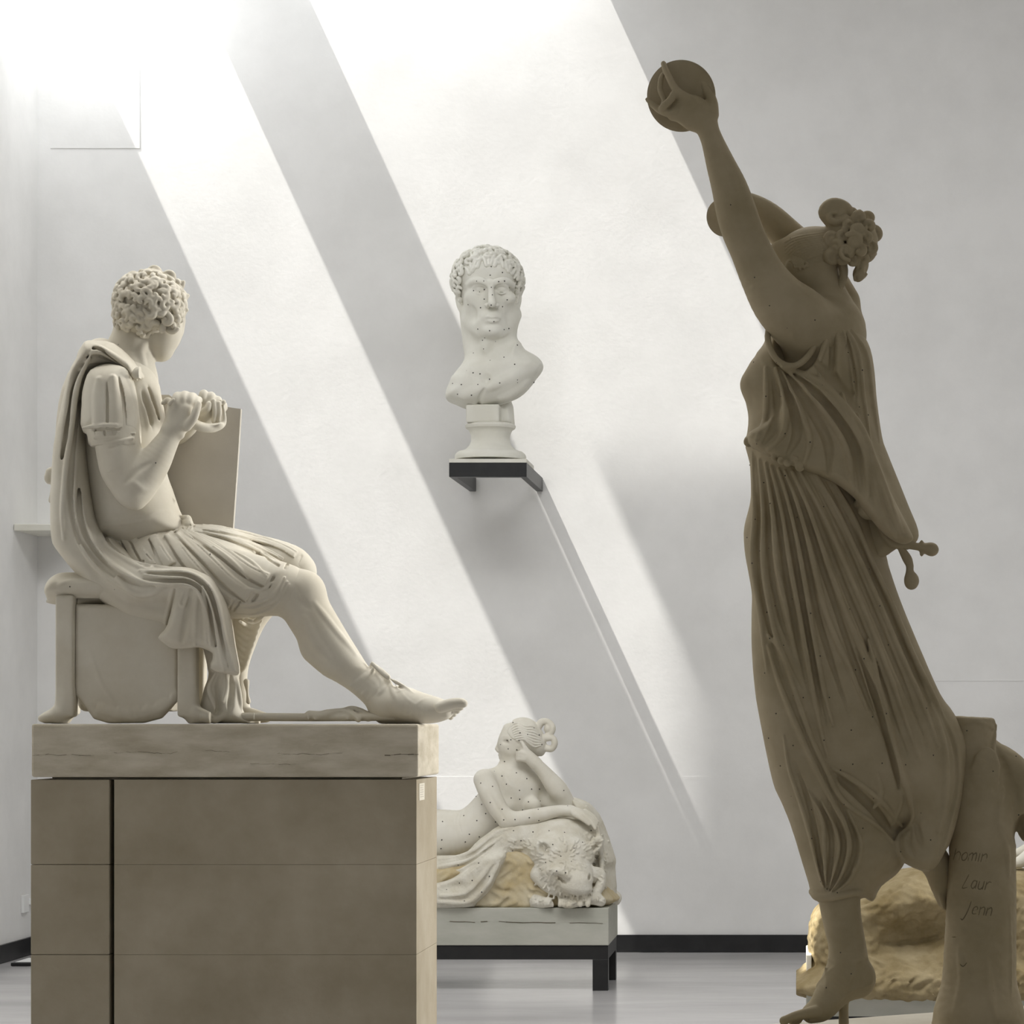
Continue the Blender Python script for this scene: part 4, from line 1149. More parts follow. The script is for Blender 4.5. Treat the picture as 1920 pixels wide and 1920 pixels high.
# cloth gathered in the hands
G = Clay(SY, 300, 450, 725, 825, -150, 60, 1.6)
G.tube([(352, 790, -84, 7), (372, 800, -80, 8), (398, 803, -60, 8), (418, 796, -40, 5), (421, 780, -34, 3.4), (418, 762, -30, 3), (414, 752, -28, 3)], 3)
G.poly([(358, 782), (376, 790), (398, 795), (418, 792), (414, 803), (392, 806), (368, 802), (354, 796)], -54, 16, 8, 3)
G.tube([(400, 752, -44, 5), (402, 772, -46, 5), (400, 790, -46, 4)], 2); G.tube([(410, 756, -40, 5), (411, 772, -42, 5), (410, 790, -42, 4)], 2)
G.ell((419, 754, -34), (5, 5, 5), k=2); G.tube([(318, 757, -110, 4), (326, 750, -112, 4)], 2); G.ell((317, 757, -108), (3.5, 4, 4), k=1)
G.mesh('held_cloth', MS, seated, 1)

# stool: padded seat, hanging hide, legs with paws
def stoolpart(name, fn, u0, u1, v0, v1, w0=-170, w1=170, h=2.2, dots=None):
    c = Clay(SY, u0, u1, v0, v1, w0, w1, h); fn(c); c.box(((u0 + u1) / 2, 1392, 0), (u1 - u0, 35, 400), (0, 0, 0), 1, 2, 'cut')
    return c.mesh(name, MS, seated, 1, dots, M_dot if dots else None)
def f(c):
    c.poly([(98, 1112), (104, 1092), (120, 1077), (150, 1074), (300, 1080), (372, 1096), (388, 1116), (380, 1134), (110, 1134), (102, 1124)], 0, 118, 26, 6)
    c.snap(); c.fold([(104, 1112), (130, 1118), (150, 1118), (200, 1120)], 4, 3, 1.5); c.fold([(102, 1104), (120, 1092), (150, 1086)], 3, 2, 1)
stoolpart('stool_seat', f, 80, 410, 1060, 1150, dots=[(131, 1100)])
def leg(xl, xr, w_, pawdir):
    def f(c):
        xm = (xl + xr) / 2; hw = (xr - xl) / 2
        c.box((xm, 1230, w_), (hw, 112, hw), (0, 0, 0), 4, 3)
        c.tube([(xm, 1300, w_, hw * .95), (xm + pawdir * 4, 1328, w_, hw * 1.05), (xm + pawdir * 14, 1346, w_, hw * 1.0)], 8)
        c.tube([(xm + pawdir * 18, 1338, w_ - 10, 13), (xm + pawdir * 38, 1346, w_ - 12, 11)], 8)
        for i in range(3):
            c.tube([(xm + pawdir * 30, 1342, w_ - 18 + i * 13, 8), (xm + pawdir * 47, 1347, w_ - 20 + i * 14, 7)], 2)
        c.snap(); c.fold([(xm - hw + 5, 1134), (xm - hw + 5, 1305)], 2, 2, 1, 'cut'); c.fold([(xm + hw - 5, 1134), (xm + hw - 5, 1305)], 2, 2, 1, 'cut')
    return f
for xl, xr, w_, d in ((108, 142, -96, -1), (336, 370, -96, 1), (116, 148, 96, -1), (352, 386, 96, 1)):
    stoolpart('stool_leg', leg(xl, xr, w_, d), int(xl - 50), int(xr + 50), 1110, 1380, w_ - 50, w_ + 50, 2.0)
def f(c):
    c.poly([(142, 1132), (240, 1134), (337, 1134), (337, 1310), (322, 1328), (304, 1347), (270, 1356), (206, 1357), (176, 1348), (158, 1322), (141, 1302)], -92, 12, 9, 3, curve=False)
    c.poly([(146, 1134), (340, 1134), (340, 1300), (330, 1334), (160, 1334), (146, 1300)], 10, 80, 20, 3, curve=False)
    c.snap()
    r = random.Random(8)
    for i in range(70):
        a = i / 69
        x = 142 + 195 * a; y = 1302 + 44 * math.sin(math.pi * min(max(a, 0.02), .98)) ** .6
        c.fold([(x + r.uniform(-3, 3), y - r.uniform(10, 26)), (x + (x - 240) * -.02 + r.uniform(-2, 2), y - 6), (x + r.uniform(-4, 4), y + 4)], 3.0, 3.2, .8, taper=(.3, .5), n=2)
    c.fold([(150, 1140), (150, 1300)], 3, 2, 1.5); c.fold([(168, 1220), (190, 1280), (216, 1320)], 3, 1.4, 3)
stoolpart('stool_hide', f, 120, 360, 1115, 1380, -130, 110, 2.2)

# sheathed sword lying on the slab
W = Clay(SY, 440, 760, 1318, 1372, -140, -20, 1.8)
W.tube([(450, 1344, -70, 8), (600, 1345, -78, 7.5), (740, 1344, -88, 7.5)], 2, sw=1.3)
for x in (476, 578, 592, 652, 668): W.tube([(x, 1337, -84, 2.2), (x, 1349, -92, 2.4)], 1)
W.tube([(580, 1340, -80, 8), (600, 1342, -86, 9), (614, 1338, -84, 8), (640, 1334, -80, 6), (660, 1338, -86, 6), (672, 1350, -94, 5)], 3)
W.tube([(640, 1334, -80, 5), (660, 1328, -76, 5), (684, 1336, -80, 5), (690, 1348, -88, 5)], 3)
W.tube([(690, 1342, -76, 8), (712, 1338, -72, 9), (728, 1344, -70, 8)], 4)
W.box((600, 1392, -80), (200, 35.5, 100), (0, 0, 0), 1, 1, 'cut')
W.mesh('sword', MS, seated, 1)

# ------------------------------------------------------------------ the bust on its bracket
UY = 17.20
bust = empty('bust', (PX(915, UY), UY, PZ(867.5, KF)), 'pale plaster bust of a short-haired man looking up, on a black wall bracket', 'bust')
MB_ = M_pl_bust
B = Clay(UY, 815, 1040, 450, 800, -110, 110, 1.5)
# skull and face
B.ell((915, 530, 12), (58, 62, 64), (8, 0, 0), 6)
B.ell((917, 566, -14), (46, 56, 44), (-8, 0, 0), 12)
B.ell((919, 606, -30), (33, 26, 30), (0, 0, 0), 14)
B.ell((920, 620, -46), (19, 14, 14), (0, 0, 0), 10)
B.ell((917, 514, -28), (43, 24, 25), (0, 0, 0), 14)
B.tube([(880, 590, 4, 18), (888, 610, -16, 14), (904, 624, -34, 12)], 12)
B.tube([(960, 590, 4, 18), (952, 612, -16, 14), (936, 626, -34, 12)], 12)
# cheek bones, brow, nose
B.ell((887, 558, -38), (14, 12, 13), k=10); B.ell((953, 558, -38), (14, 12, 13), k=10)
B.ell((888, 584, -44), (10, 14, 10), k=12, op='cut') if False else None
B.tube([(878, 534, -38, 6), (889, 528, -52, 7.5), (903, 528, -60, 7.5), (914, 532, -60, 6)], 6)
B.tube([(924, 532, -60, 6), (936, 528, -60, 7.5), (950, 528, -52, 7.5), (961, 535, -36, 6)], 6)
B.ell((898, 542, -62), (14, 9, 13), k=4, op='cut'); B.ell((942, 542, -62), (14, 9, 13), k=4, op='cut')
B.ell((899, 542, -46), (10.5, 8.5, 10), k=1.5); B.ell((941, 542, -46), (10.5, 8.5, 10), k=1.5)
B.tube([(886, 543, -46, 2.4), (892, 536, -55, 2.6), (900, 534, -58, 2.8), (908, 537, -56, 2.4), (912, 543, -50, 2)], 1)
B.tube([(928, 543, -50, 2), (932, 537, -56, 2.4), (940, 534, -58, 2.8), (948, 536, -55, 2.6), (954, 543, -45, 2.4)], 1)
B.tube([(887, 546, -48, 1.8), (899, 551, -55, 2.1), (911, 546, -52, 1.8)], 1.2); B.tube([(929, 546, -52, 1.8), (941, 551, -55, 2.1), (953, 546, -47, 1.8)], 1.2)
B.tube([(919, 528, -58, 6.5), (920.5, 545, -64, 6), (921.5, 560, -72, 6.5), (922.5, 569, -78, 7.5)], 4)
B.ell((913, 572.5, -66), (5.5, 5, 8), k=3); B.ell((932, 572.5, -66), (5.5, 5, 8), k=3)
B.ell((916, 577.5, -71), (3.2, 2.2, 5), k=1, op='cut'); B.ell((929, 577.5, -71), (3.2, 2.2, 5), k=1, op='cut')
# mouth and chin
B.ell((923, 594, -54), (17, 12, 13), k=10)
B.tube([(909, 597, -60, 2), (916, 593.6, -67, 2.9), (923, 594.6, -69, 2.8), (930, 593.6, -67, 2.9), (938, 597, -60, 2)], 2)
B.tube([(913, 601, -61, 2.4), (923, 602.4, -67, 3.4), (934, 601, -61, 2.4)], 2)
B.tube([(908, 597.6, -64, 1.2), (916, 597.2, -72, 2), (923, 598, -74, 2.3), (931, 597.2, -72, 2), (938.5, 597.6, -64, 1.2)], .8, 'cut')
B.tube([(923, 581, -73, 1.6), (923, 588, -73, 1.8)], 2, 'cut')
B.tube([(911, 609, -62, 2.6), (923, 610, -65, 3.6), (935, 609, -62, 2.6)], 4, 'cut')
B.ell((923, 620, -54), (14, 9, 12), k=8)
B.tube([(908, 576, -66, 1.6), (900, 586, -62, 2), (898, 596, -58, 1.6)], 4, 'cut'); B.tube([(937, 576, -66, 1.6), (946, 586, -62, 2), (948, 596, -56, 1.6)], 4, 'cut')
B.ell((884, 590, -46), (10, 14, 7), (0, 0, 0), 10, 'cut'); B.ell((960, 590, -40), (8, 14, 7), (0, 0, 0), 10, 'cut')
B.tube([(884, 622, -16, 2), (904, 636, -36, 3), (926, 641, -44, 3), (946, 634, -34, 3), (958, 622, -14, 2)], 6, 'cut')
# ears
for sx, x in ((-1, 862), (1, 970)):
    B.tube([(x, 548, 6, 4), (x + sx * 4, 556, 8, 4.5), (x + sx * 3, 570, 4, 4), (x - sx * 2, 580, 0, 5), (x - sx * 5, 584, -2, 4)], 3)
    B.tube([(x - sx * 4, 552, 2, 5), (x - sx * 2, 572, 0, 5)], 4)
# neck, throat, chest cut to a rounded bib
B.tube([(921, 600, 6, 44), (926, 650, 6, 43), (926, 700, 4, 46)], 12)
B.tube([(952, 600, 2, 16), (948, 650, -12, 16), (932, 690, -34, 12), (912, 722, -48, 7)], 10)
B.tube([(884, 610, 6, 20), (888, 660, 0, 18), (892, 700, -22, 14), (904, 724, -40, 8)], 10)
B.ell((912, 650, -34), (10, 16, 12), k=8)
B.poly([(876, 676), (852, 702), (839, 728), (836, 746), (846, 756), (870, 762), (895, 767), (920, 762), (952, 752), (980, 738), (1002, 714), (1017, 694), (1017, 680), (1006, 668), (985, 656), (970, 640), (940, 660), (900, 672)],
       0, 54, 34, 12, smooth=4)
B.ell((912, 712, -58), (8, 10, 8), k=8, op='cut')
B.tube([(856, 712, -34, 10), (880, 716, -44, 9), (904, 726, -50, 6)], 8); B.tube([(1000, 690, -28, 10), (960, 704, -44, 9), (922, 724, -52, 6)], 8)
B.snap()
B.fold([(866, 742), (880, 738), (896, 730)], 10, 4, 8)
B.fold([(938, 744), (960, 734), (985, 716)], 10, 4, 8)
B.fold([(908, 730), (900, 748), (896, 764)], 4, 2.4, 3, 'cut')
B.fold([(838, 748), (866, 762), (896, 768), (930, 760), (975, 742), (1004, 714)], 3, 2.2, 2)
B.mesh('head_and_chest', MB_, bust, 1, [(869, 505), (921, 500), (944, 501), (919, 516), (942, 511), (894, 527), (907, 527), (935, 528), (946, 527), (921, 539), (899, 547), (908, 543), (888, 545), (923, 553), (951, 562), (908, 561), (921, 572), (901, 577), (942, 575), (878, 571), (895, 598), (926, 603), (945, 603), (896, 617), (918, 620), (945, 618), (954, 616), (909, 633), (905, 638), (944, 634), (929, 640), (907, 654), (970, 647), (888, 662), (945, 670), (919, 676), (965, 683), (875, 695), (887, 699), (900, 701), (918, 711), (937, 718), (970, 712), (970, 717), (1001, 717), (849, 719), (865, 721), (896, 721), (858, 739), (884, 741), (898, 746), (943, 731), (943, 751), (904, 760)], M_dot)
H = Clay(UY, 835, 995, 450, 600, -85, 100, 1.3)
H.ell((914, 524, 16), (62, 59, 64), (8, 0, 0), 4)
H.poly([(873, 510), (886, 499), (905, 497), (925, 494), (945, 497), (962, 508), (966, 540), (966, 640), (870, 640), (870, 540)], -100, 106, 1, 2, 'cut', 2, curve=False)
H.poly([(820, 592), (1010, 592), (1010, 700), (820, 700)], 0, 300, 1, 0, 'cut', 0, curve=False)
def pr(p, n):
    inface = p[2] < -12 and 872 < p[0] < 965 and p[1] > 500
    return not inface and p[1] < 582
H.curls((914, 526, 14), (64, 60, 66), (8, 0, 0), 340, 6.6, 3.3, pr, 9, lift=.9)
for row, (y0, y1) in enumerate(((468, 484), (478, 496))):
    for i, x in enumerate(range(872, 964, 8)):
        yy = abs(x - 916) ** 1.6 * .045; x += row * 4; dx = (-4, 4, 2, -3)[(i + row) % 4]
        H.fold([(x - dx, y0 + yy * 1.2), (x + dx * .3, (y0 + y1) / 2 + yy), (x + dx, y1 + yy * .9), (x + dx * 2, y1 + yy * .9 - 3)], 3.8, 5.2, 1, on=B, taper=(.6, .4))
for sx, x in ((-1, 868), (1, 966)):
    for j in range(7):
        curlball(H, x - sx * (4 if j < 4 else 0), 512 + j * 9, -12 + j * 2, 6, 2.8, j + 60 * (sx + 1))
H.mesh('hair', MB_, bust, 0)
# stem block, moulded round foot, thin slab
ux = lambda p: PX(p, UY)
def lathe(name, cx, cy, prof, mat, par, n=64, sy=1.0):
    bm = bmesh.new(); rg = []
    for r, z in prof:
        rg.append([bm.verts.new((cx + r * math.cos(2 * math.pi * i / n), cy + sy * r * math.sin(2 * math.pi * i / n), z)) for i in range(n if r else 1)])
    for a, b in zip(rg[:-1], rg[1:]):
        for i in range(n):
            q = (i + 1) % n
            if len(a) == 1: bm.faces.new([a[0], b[i], b[q]])
            elif len(b) == 1: bm.faces.new([a[i], b[0], a[q]])
            else: bm.faces.new([a[i], b[i], b[q], a[q]])
    bmesh.ops.recalc_face_normals(bm, faces=bm.faces)
    for f in bm.faces: f.smooth = True
    me = bpy.data.meshes.new(name); bm.to_mesh(me); bm.free()
    me.set_sharp_from_angle(angle=math.radians(35))
    return link_mesh(name, me, mat, par)
S = Clay(UY, 860, 985, 740, 810, -60, 90, 1.5)
S.box((908, 778, 0), (31, 17, 30), (0, 0, 0), 2, 1)
S.poly([(930, 745), (955, 742), (962, 762), (965, 800), (925, 800)], 34, 34, 8, 3, curve=False)
S.mesh('support', MB_, bust, 1)
k = UY / FPX
cy = UY + .02
prof = [(0, 793.5), (40, 793.5), (46, 796), (47.5, 799), (46, 803), (41, 806), (38, 812), (36, 820), (36.5, 828), (40, 836), (46, 842), (52, 845), (56, 846), (58, 847)]
prof = [(p[0] * k, PZ(p[1], UY)) for p in prof]
base = [(60, 847), (64, 850), (66.5, 854), (67, 858), (67, 861.9), (0, 861.9)]
lathe('foot', ux(919), cy, prof + [(p[0] * k, PZ(p[1], UY)) for p in base], MB_, bust)
boxes('foot_slab', [(PX(842, KF), PX(987.5, KF), KF, KF + .46, PZ(867.4, KF), PZ(860.2, KF))], MB_, bust, .002)

# ------------------------------------------------------------------ the reclining woman on the hide
NY = 15.72
ny = empty('reclining_statue', (PX(1000, NY), NY, PZ(1772.8, BF)), 'small pale plaster statue of a woman leaning on an animal hide, cheek on hand', 'statue')
MN = M_pl_nymph
B = Clay(NY, 660, 1140, 1335, 1640, -130, 120, 1.5)
# head in profile to the left
B.ell((976, 1386, -4), (36, 36, 30), (0, 0, -8), 5)
B.ell((956, 1398, -4), (22, 30, 22), (0, 0, -10), 8)
B.ell((956, 1424, -4), (17, 14, 15), (0, 0, 20), 8)
B.ell((944, 1431, -4), (8, 8, 9), k=5)
B.ell((958, 1436, -4), (14, 9, 14), k=8)
B.tube([(954, 1368, -4, 12), (947, 1380, -4, 9), (939, 1391, -4, 5.5), (934, 1399, -4, 4), (930.5, 1404, -4, 3.2)], 3)
B.ell((935, 1408, -4), (5, 3, 5), k=2)
B.tube([(938, 1413.5, -4, 3.4), (936, 1416, -4, 2.6)], 2); B.tube([(938, 1421, -4, 3.2), (937, 1420, -4, 2.2)], 2)
B.tube([(936, 1418.4, -12, 1), (945, 1417, -20, 1)], 1, 'cut')
B.ell((948, 1391, -26), (7, 4, 5), k=4, op='cut'); B.ell((950, 1391.5, -19.5), (5, 3.2, 4), k=1); B.tube([(943, 1388, -22, 1.2), (950, 1387, -25, 1.3), (957, 1390, -26, 1)], 1)
B.tube([(941, 1383, -18, 1.8), (950, 1381, -24, 1.8), (960, 1384, -26, 1.5)], 3)
B.ell((962, 1408, -18), (13, 12, 10), k=8)
# neck and trunk
B.tube([(972, 1430, 0, 23), (974, 1452, 2, 23), (972, 1470, 6, 27)], 10)
B.tube([(914, 1462, -26, 20), (945, 1466, -8, 28), (975, 1470, 8, 28), (1008, 1480, 26, 20)], 14)
B.tube([(955, 1480, 0, 42), (930, 1520, 0, 46), (900, 1550, 0, 46), (870, 1562, 0, 44), (830, 1568, 0, 50), (780, 1572, 0, 56), (720, 1580, 0, 52)], 16)
B.tube([(985, 1480, 10, 36), (970, 1520, 6, 40), (950, 1545, 0, 36)], 14)
B.ell((946, 1516, -34), (19, 20, 16), k=10)
B.ell((1000, 1512, -26), (15, 17, 14), k=10)
# near arm lying along the hide
B.tube([(908, 1462, -46, 20), (918, 1486, -58, 20), (934, 1516, -68, 18), (952, 1538, -74, 17)], 10)
B.tube([(954, 1540, -74, 16), (985, 1534, -72, 15), (1020, 1526, -66, 13), (1048, 1520, -60, 10.5), (1070, 1520, -58, 9.5)], 9)
B.tube([(1070, 1520, -58, 9.5), (1088, 1527, -60, 10), (1102, 1536, -62, 7)], 5, sw=1.4)
for i in range(4):
    B.tube([(1094 + i, 1530 - i * 3, -72 + i * 7, 5), (1108 + i * 1.5, 1540 - i * 3, -74 + i * 8, 4), (1116 + i * 1.5, 1553 - i * 4, -76 + i * 8, 3.4)], 1.2)
B.tube([(1076, 1526, -72, 5), (1092, 1536, -76, 4), (1104, 1546, -76, 3)], 2)
# propping arm
B.tube([(1008, 1486, 24, 22), (1030, 1506, 6, 20), (1058, 1514, -10, 18)], 10)
B.tube([(1062, 1508, -10, 17), (1046, 1482, -20, 19), (1028, 1458, -26, 15), (1010, 1436, -32, 11), (1004, 1430, -32, 11)], 10)
B.tube([(1002, 1430, -32, 11), (992, 1420, -34, 12), (984, 1412, -34, 10)], 6, sw=.8)
B.tube([(988, 1408, -36, 5.5), (982, 1398, -37, 4), (977, 1388, -34, 3.2)], 2)
for i in range(3):
    B.tube([(986 - i * 2, 1414 + i * 5, -38, 5.5), (976 - i * 1.5, 1411 + i * 6, -38, 4.4), (970 - i * 0, 1414 + i * 6, -32, 3.8)], 1.2)
B.snap()
B.fold([(918, 1488), (930, 1510), (948, 1538)], 3, 2, 2, 'cut'); B.fold([(862, 1520), (858, 1540), (864, 1560)], 3, 1.5, 3, 'cut')
B.fold([(940, 1452), (952, 1468), (960, 1476)], 3, 1.5, 3)
B.mesh('body', MN, ny, 1, merge_dots((826, 1445, 1010, 1600), 50, 3, 15) + merge_dots((1010, 1460, 1110, 1550), 12, 5, 14) + [(939, 1396), (953, 1404), (969, 1406), (951, 1388), (958, 1387), (946, 1428), (968, 1424)], M_dot)
H = Clay(NY, 935, 1055, 1335, 1440, -60, 60, 1.2)
H.ell((980, 1382, -4), (37, 37, 33), (0, 0, -8), 4)
H.ell((1000, 1392, -4), (24, 28, 24), (0, 0, -20), 6)
H.poly([(930, 1330), (962, 1352), (952, 1372), (962, 1384), (976, 1390), (986, 1402), (1000, 1412), (1012, 1450), (930, 1450)], 0, 200, 1, 2, 'cut', 1, curve=False)
H.snap()
for i in range(8):
    t = i / 7
    H.fold([(958 + 10 * t, 1362 + 26 * t), (968 + 14 * t, 1356 + 30 * t), (984 + 6 * t, 1362 + 30 * t), (1000 + 2 * t, 1362 + 38 * t), (1014, 1374 + 24 * t)], 2.2, 3.4, .8)
H.tube([(1008, 1364, -6, 7), (1016, 1354, -6, 7), (1028, 1354, -8, 6), (1036, 1364, -10, 6), (1034, 1374, -10, 5), (1026, 1378, -8, 5)], 2)
H.ell((1028, 1366, -6), (8, 10, 9), k=2)
H.tube([(1010, 1388, -6, 8), (1022, 1384, -10, 7), (1036, 1384, -10, 6), (1040, 1394, -10, 6), (1034, 1404, -8, 6), (1022, 1402, -6, 7)], 2)
H.tube([(1006, 1404, -4, 7), (1014, 1412, -4, 6), (1020, 1404, -8, 5)], 2)
H.mesh('hair', MN, ny, 0, [(962, 1355), (1001, 1365), (975, 1374), (989, 1377), (1011, 1378), (973, 1388), (1016, 1396)], M_dot)

# rock under the hide
R = Clay(NY, 640, 1170, 1540, 1712, -170, 150, 2.0)
R.poly([(660, 1702), (660, 1640), (800, 1620), (900, 1600), (950, 1580), (1010, 1590), (1080, 1600), (1120, 1640), (1130, 1702)], 0, 100, 20, 8)
R.box((900, 1722, 0), (300, 21.5, 300), (0, 0, 0), 1, 2, 'cut')
R.mesh('rock', M_rock2, ny, 1, rough=1.0)
# hide with the head of the beast
A = Clay(NY, 640, 1180, 1485, 1712, -185, 160, 1.5)
A.tube([(690, 1650, -20, 34), (760, 1640, -40, 34), (830, 1634, -60, 30), (880, 1626, -70, 26), (920, 1596, -70, 30), (965, 1572, -60, 34), (1010, 1570, -50, 36), (1060, 1570, -50, 36), (1100, 1580, -40, 30)], 18)
A.tube([(1060, 1534, 10, 28), (1090, 1540, 20, 34), (1110, 1570, 20, 30), (1124, 1610, 20, 28), (1132, 1660, 10, 24)], 16)
A.poly([(1072, 1498), (1090, 1500), (1108, 1512), (1120, 1540), (1130, 1570), (1146, 1600), (1152, 1616), (1145, 1628), (1148, 1650), (1152, 1692), (1100, 1695), (1090, 1600), (1080, 1540)], 10, 50, 16, 10)
# beast: crown, muzzle, cheeks
A.ell((1052, 1600, -80), (62, 44, 46), (0, 0, 8), 14)
A.ell((1062, 1636, -104), (50, 34, 36), (0, 0, 10), 12)
A.ell((1082, 1652, -122), (28, 22, 26), (0, 0, 12), 10)
A.ell((1080, 1664, -124), (30, 14, 22), (0, 0, 8), 6)
A.tube([(994, 1600, -60, 24), (984, 1640, -70, 20), (984, 1676, -76, 18), (1000, 1690, -84, 16)], 12)
A.tube([(1010, 1640, -96, 16), (1030, 1660, -104, 14), (1060, 1674, -110, 12)], 10)
A.tube([(1112, 1640, -90, 16), (1126, 1640, -86, 10), (1124, 1664, -96, 9), (1110, 1676, -100, 8)], 6)
# paws at the corners
A.tube([(1005, 1690, -96, 13), (1020, 1692, -108, 10), (1032, 1692, -112, 9)], 4)
A.tube([(1052, 1690, -110, 9), (1066, 1694, -118, 9), (1090, 1686, -112, 13), (1110, 1682, -104, 14), (1126, 1690, -100, 10)], 4)
for x in (1052, 1060, 1072, 1090, 1104): A.tube([(x, 1684, -118, 5), (x - 2, 1696, -126, 5)], 2)
A.tube([(1150, 1676, 20, 8), (1158, 1682, 20, 8), (1156, 1690, 18, 7)], 4)
# the edge of the hide swirling down on the left
A.poly([(820, 1655), (860, 1640), (900, 1606), (935, 1596), (950, 1606), (938, 1640), (922, 1668), (896, 1692), (870, 1702), (700, 1702), (690, 1680), (760, 1664)], -96, 26, 16, 10)
A.ell((843, 1664, -134), (30, 12, 22), (0, 0, -10), 8, 'cut')
A.poly([(948, 1612), (930, 1640), (910, 1680), (892, 1704), (985, 1704), (974, 1680), (966, 1650), (962, 1622)], -140, 84, 10, 6, 'cut')
A.ell((1046, 1680, -128), (24, 5, 16), (0, 0, 8), 3, 'cut'); A.ell((1040, 1692, -120), (6, 12, 30), k=3, op='cut')
A.ell((1049, 1648, -140), (15, 3.6, 9), (0, 0, 32), 1.5, 'cut'); A.ell((1104, 1646, -128), (11, 3.2, 9), (0, 0, -58), 1.5, 'cut')
A.ell((1040, 1642, -132), (6, 4, 5), k=2)
A.tube([(1030, 1634, -132, 5), (1048, 1632, -142, 6), (1066, 1644, -146, 5)], 5)
# ears
for (ex, ey, ew, s_) in ((1022, 1590, -112, 1), (1117, 1584, -84, -1)):
    A.ell((ex, ey, ew), (17 if s_ > 0 else 12, 19, 12), (0, 0, -35 * s_), 6)
    A.ell((ex - 1 * s_, ey + 3, ew - 10), (10 if s_ > 0 else 6, 13, 10), (0, 0, -35 * s_), 4, 'cut')
A.box((900, 1724, 0), (300, 21.5, 300), (0, 0, 0), 1, 2, 'cut')
A.snap()
rr = random.Random(21)
for i in range(420):
    x = rr.uniform(960, 1132); y = rr.uniform(1566, 1692)
    if abs(x - 1080) < 22 and 1636 < y < 1670 or (x < 1075 and y < 1575): continue
    a = math.atan2(y - 1610, x - 1060) + rr.uniform(-.5, .5); l = rr.uniform(6, 12)
    A.fold([(x, y), (x + l * math.cos(a) * .6 + 1.5, y + l * math.sin(a) * .6 + 1), (x + l * math.cos(a), y + l * math.sin(a))], 1.9, 3.0, .8, taper=(.3, .2), n=2)
for i in range(40):
    x = rr.uniform(880, 990); y = 1615 - (x - 880) * .36 + rr.uniform(-8, 26)
    A.fold([(x, y), (x - 10, y + 7)], 1.8, 1.2, 1, taper=(.4, .3), n=2)
A.folds([[(826, 1612), (870, 1604), (900, 1588), (930, 1562), (960, 1552)], [(824, 1626), (876, 1614), (908, 1594), (940, 1568)], [(822, 1640), (868, 1630), (900, 1612), (920, 1590)]], 5, 4, True, 4, 3)
A.folds([[(826, 1680), (870, 1676), (900, 1650), (922, 1618)], [(824, 1692), (880, 1690), (912, 1660), (934, 1622)]], 5, 4, True, 5, 3)
A.fold([(1100, 1512), (1118, 1550), (1126, 1600), (1130, 1660)], 5, 4); A.fold([(1112, 1530), (1126, 1570), (1134, 1620)], 4, 4, op='cut')
A.mesh('hide', M_hide, ny, 0, merge_dots((960, 1550, 1125, 1640), 26, 9, 17) + merge_dots((826, 1610, 940, 1690), 10, 19, 20), M_dot, rough=.35)
# plinth
pz1, pz0 = PZ(1702, BF), PZ(1772.5, BF)
pl = boxes('plinth', [(bx0 - .01, PX(1141.5, BF), BF - .01, BB + .02, pz0, pz1)], M_plinth, ny, .005)
bm = bmesh.new()
p = 826
y = 1726.0
rnd = random.Random(2)
while p < 1130:
    q = p + rnd.uniform(8, 18); y2 = y + rnd.uniform(-1.2, 1.2)
    if rnd.random() > .25:
        t = .0016 * rnd.uniform(.5, 1.3)
        vs = [bm.verts.new((PX(a, BF), BF - .0125, PZ(b, BF) + c)) for a, b, c in ((p, y, -t), (q, y2, -t), (q, y2, t), (p, y, t))]
        bm.faces.new(vs)
        r_ = bmesh.ops.extrude_face_region(bm, geom=[bm.faces[-1]] if False else list(bm.faces)[-1:])
        bmesh.ops.translate(bm, verts=[v for v in r_['geom'] if isinstance(v, bmesh.types.BMVert)], vec=(0, .004, 0))
    p, y = q, y2
me = bpy.data.meshes.new('crack'); bm.to_mesh(me); bm.free(); link_mesh('crack', me, M_crack, pl)

# ------------------------------------------------------------------ the group on ochre rock, behind the dancer
RY = 13.0
rk = empty('rock_statue', (PX(1720, RY), RY, 0.0), 'ochre-stained plaster rock with a pale reclining figure, behind the dancing woman and tree trunk', 'statue')
R = Clay(RY, 1490, 2140, 1560, 1880, -190, 190, 3.0)
R.poly([(1517, 1800), (1515, 1760), (1518, 1730), (1530, 1700), (1545, 1690), (1580, 1680), (1610, 1672), (1640, 1655), (1680, 1635), (1720, 1626), (1780, 1640), (1830, 1640), (1900, 1628), (2000, 1640), (2080, 1700), (2100, 1780), (2100, 1866), (1520, 1866)],
       0, 130, 60, 12, smooth=6)
R.poly([(1520, 1812), (1640, 1806), (1700, 1796), (1900, 1790), (2100, 1800), (2110, 1870), (1518, 1870)], -30, 140, 30, 14)
R.ell((1740, 1752, -140), (110, 38, 60), (0, 0, -12), 30, 'cut')
R.ell((1640, 1740, -150), (50, 30, 40), (0, 0, -30), 20, 'cut')
R.snap()
rr = random.Random(31)
for i in range(70):
    x = rr.uniform(1530, 1780); y = rr.uniform(1650, 1860); a = rr.uniform(-.7, .1); l = rr.uniform(14, 40)
    R.fold([(x, y), (x + l * .5 * math.cos(a), y + l * .5 * math.sin(a) + 2), (x + l * math.cos(a), y + l * math.sin(a))], rr.uniform(3, 7), rr.uniform(1.5, 3.5), 3, rr.choice(['add', 'cut', 'add']), n=2)
R.fold([(1650, 1770), (1700, 1768), (1740, 1762), (1775, 1750)], 6, 8, 2, 'cut')
R.box((1800, 1900, 0), (400, 34, 400), (0, 0, 0), 1, 2, 'cut')
R.mesh('rock', M_rock, rk, 1, rough=2.2)
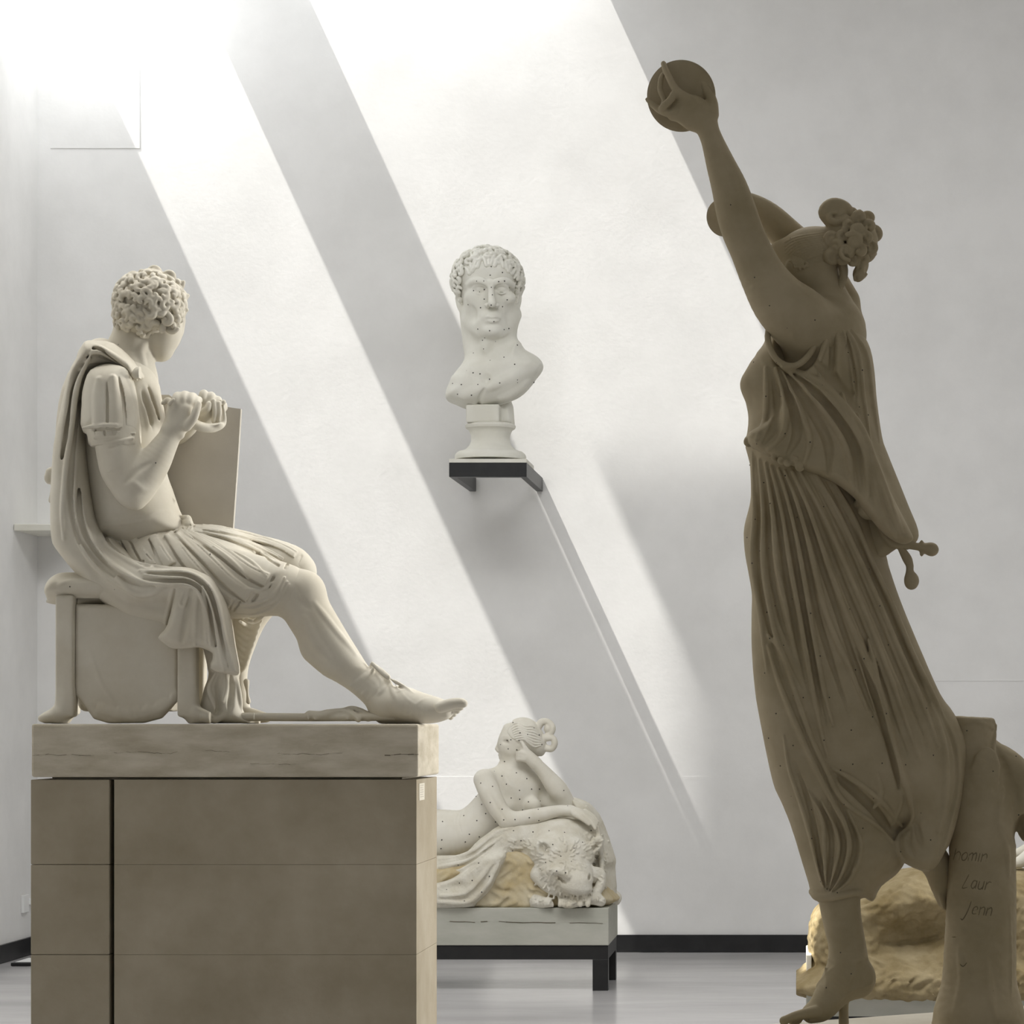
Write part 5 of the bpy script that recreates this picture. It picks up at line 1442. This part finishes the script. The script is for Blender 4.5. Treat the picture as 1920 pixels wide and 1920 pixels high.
Fg = Clay(RY, 1840, 2200, 1390, 1720, -140, 160, 2.4)
Fg.tube([(1888, 1612, -30, 8), (1906, 1618, -30, 10), (1930, 1606, -26, 15), (1965, 1584, -20, 22), (1996, 1576, -14, 27)], 10)
Fg.tube([(1996, 1576, -14, 27), (2030, 1590, -8, 32), (2058, 1600, 0, 38)], 10)
Fg.tube([(1886, 1600, 26, 8), (1906, 1602, 26, 10), (1945, 1588, 26, 17), (1990, 1588, 22, 27), (2050, 1602, 12, 36)], 12)
Fg.tube([(2058, 1596, 0, 38), (2078, 1556, 0, 31), (2088, 1516, 0, 36), (2090, 1502, 0, 34)], 14, sw=1.15)
Fg.tube([(2088, 1500, -40, 17), (2090, 1494, 0, 20), (2088, 1500, 40, 17)], 12)
Fg.tube([(2090, 1490, 0, 14), (2086, 1464, 0, 13)], 8)
Fg.ell((2080, 1440, 0), (24, 27, 22), k=5); Fg.ell((2068, 1448, 0), (14, 20, 15), k=6); Fg.tube([(2062, 1434, 0, 5), (2052, 1446, 0, 4)], 4)
Fg.ell((2094, 1434, 0), (18, 20, 22), k=4)
Fg.tube([(2086, 1502, -44, 17), (2068, 1540, -56, 14), (2046, 1566, -58, 12), (2020, 1572, -50, 10), (2000, 1566, -44, 8), (1988, 1562, -40, 5)], 6)
Fg.tube([(2092, 1502, 44, 17), (2116, 1550, 50, 14), (2128, 1600, 46, 12), (2130, 1640, 42, 10)], 6)
Fg.mesh('figure', M_pl_nymph, rk, 1)
boxes('plinth', [(PX(1512, RY - .36), PX(2140, RY), RY - .36, RY + .40, PZ(1906, RY - .36), PZ(1866, RY - .36))], M_plinth, rk, .004)
boxes('upper_plinth', [(PX(1512, RY - .36), PX(1522, RY - .36), RY - .2, RY + .36, PZ(1866, RY - .36) + .0005, PZ(1784, RY))], M_pl_nymph, rk, .004)
boxes('stand', [(PX(1520, RY - .36), PX(2120, RY), RY - .32, RY + .36, 0.0, PZ(1906, RY - .36) - .0005)], M_steel, rk, .003)
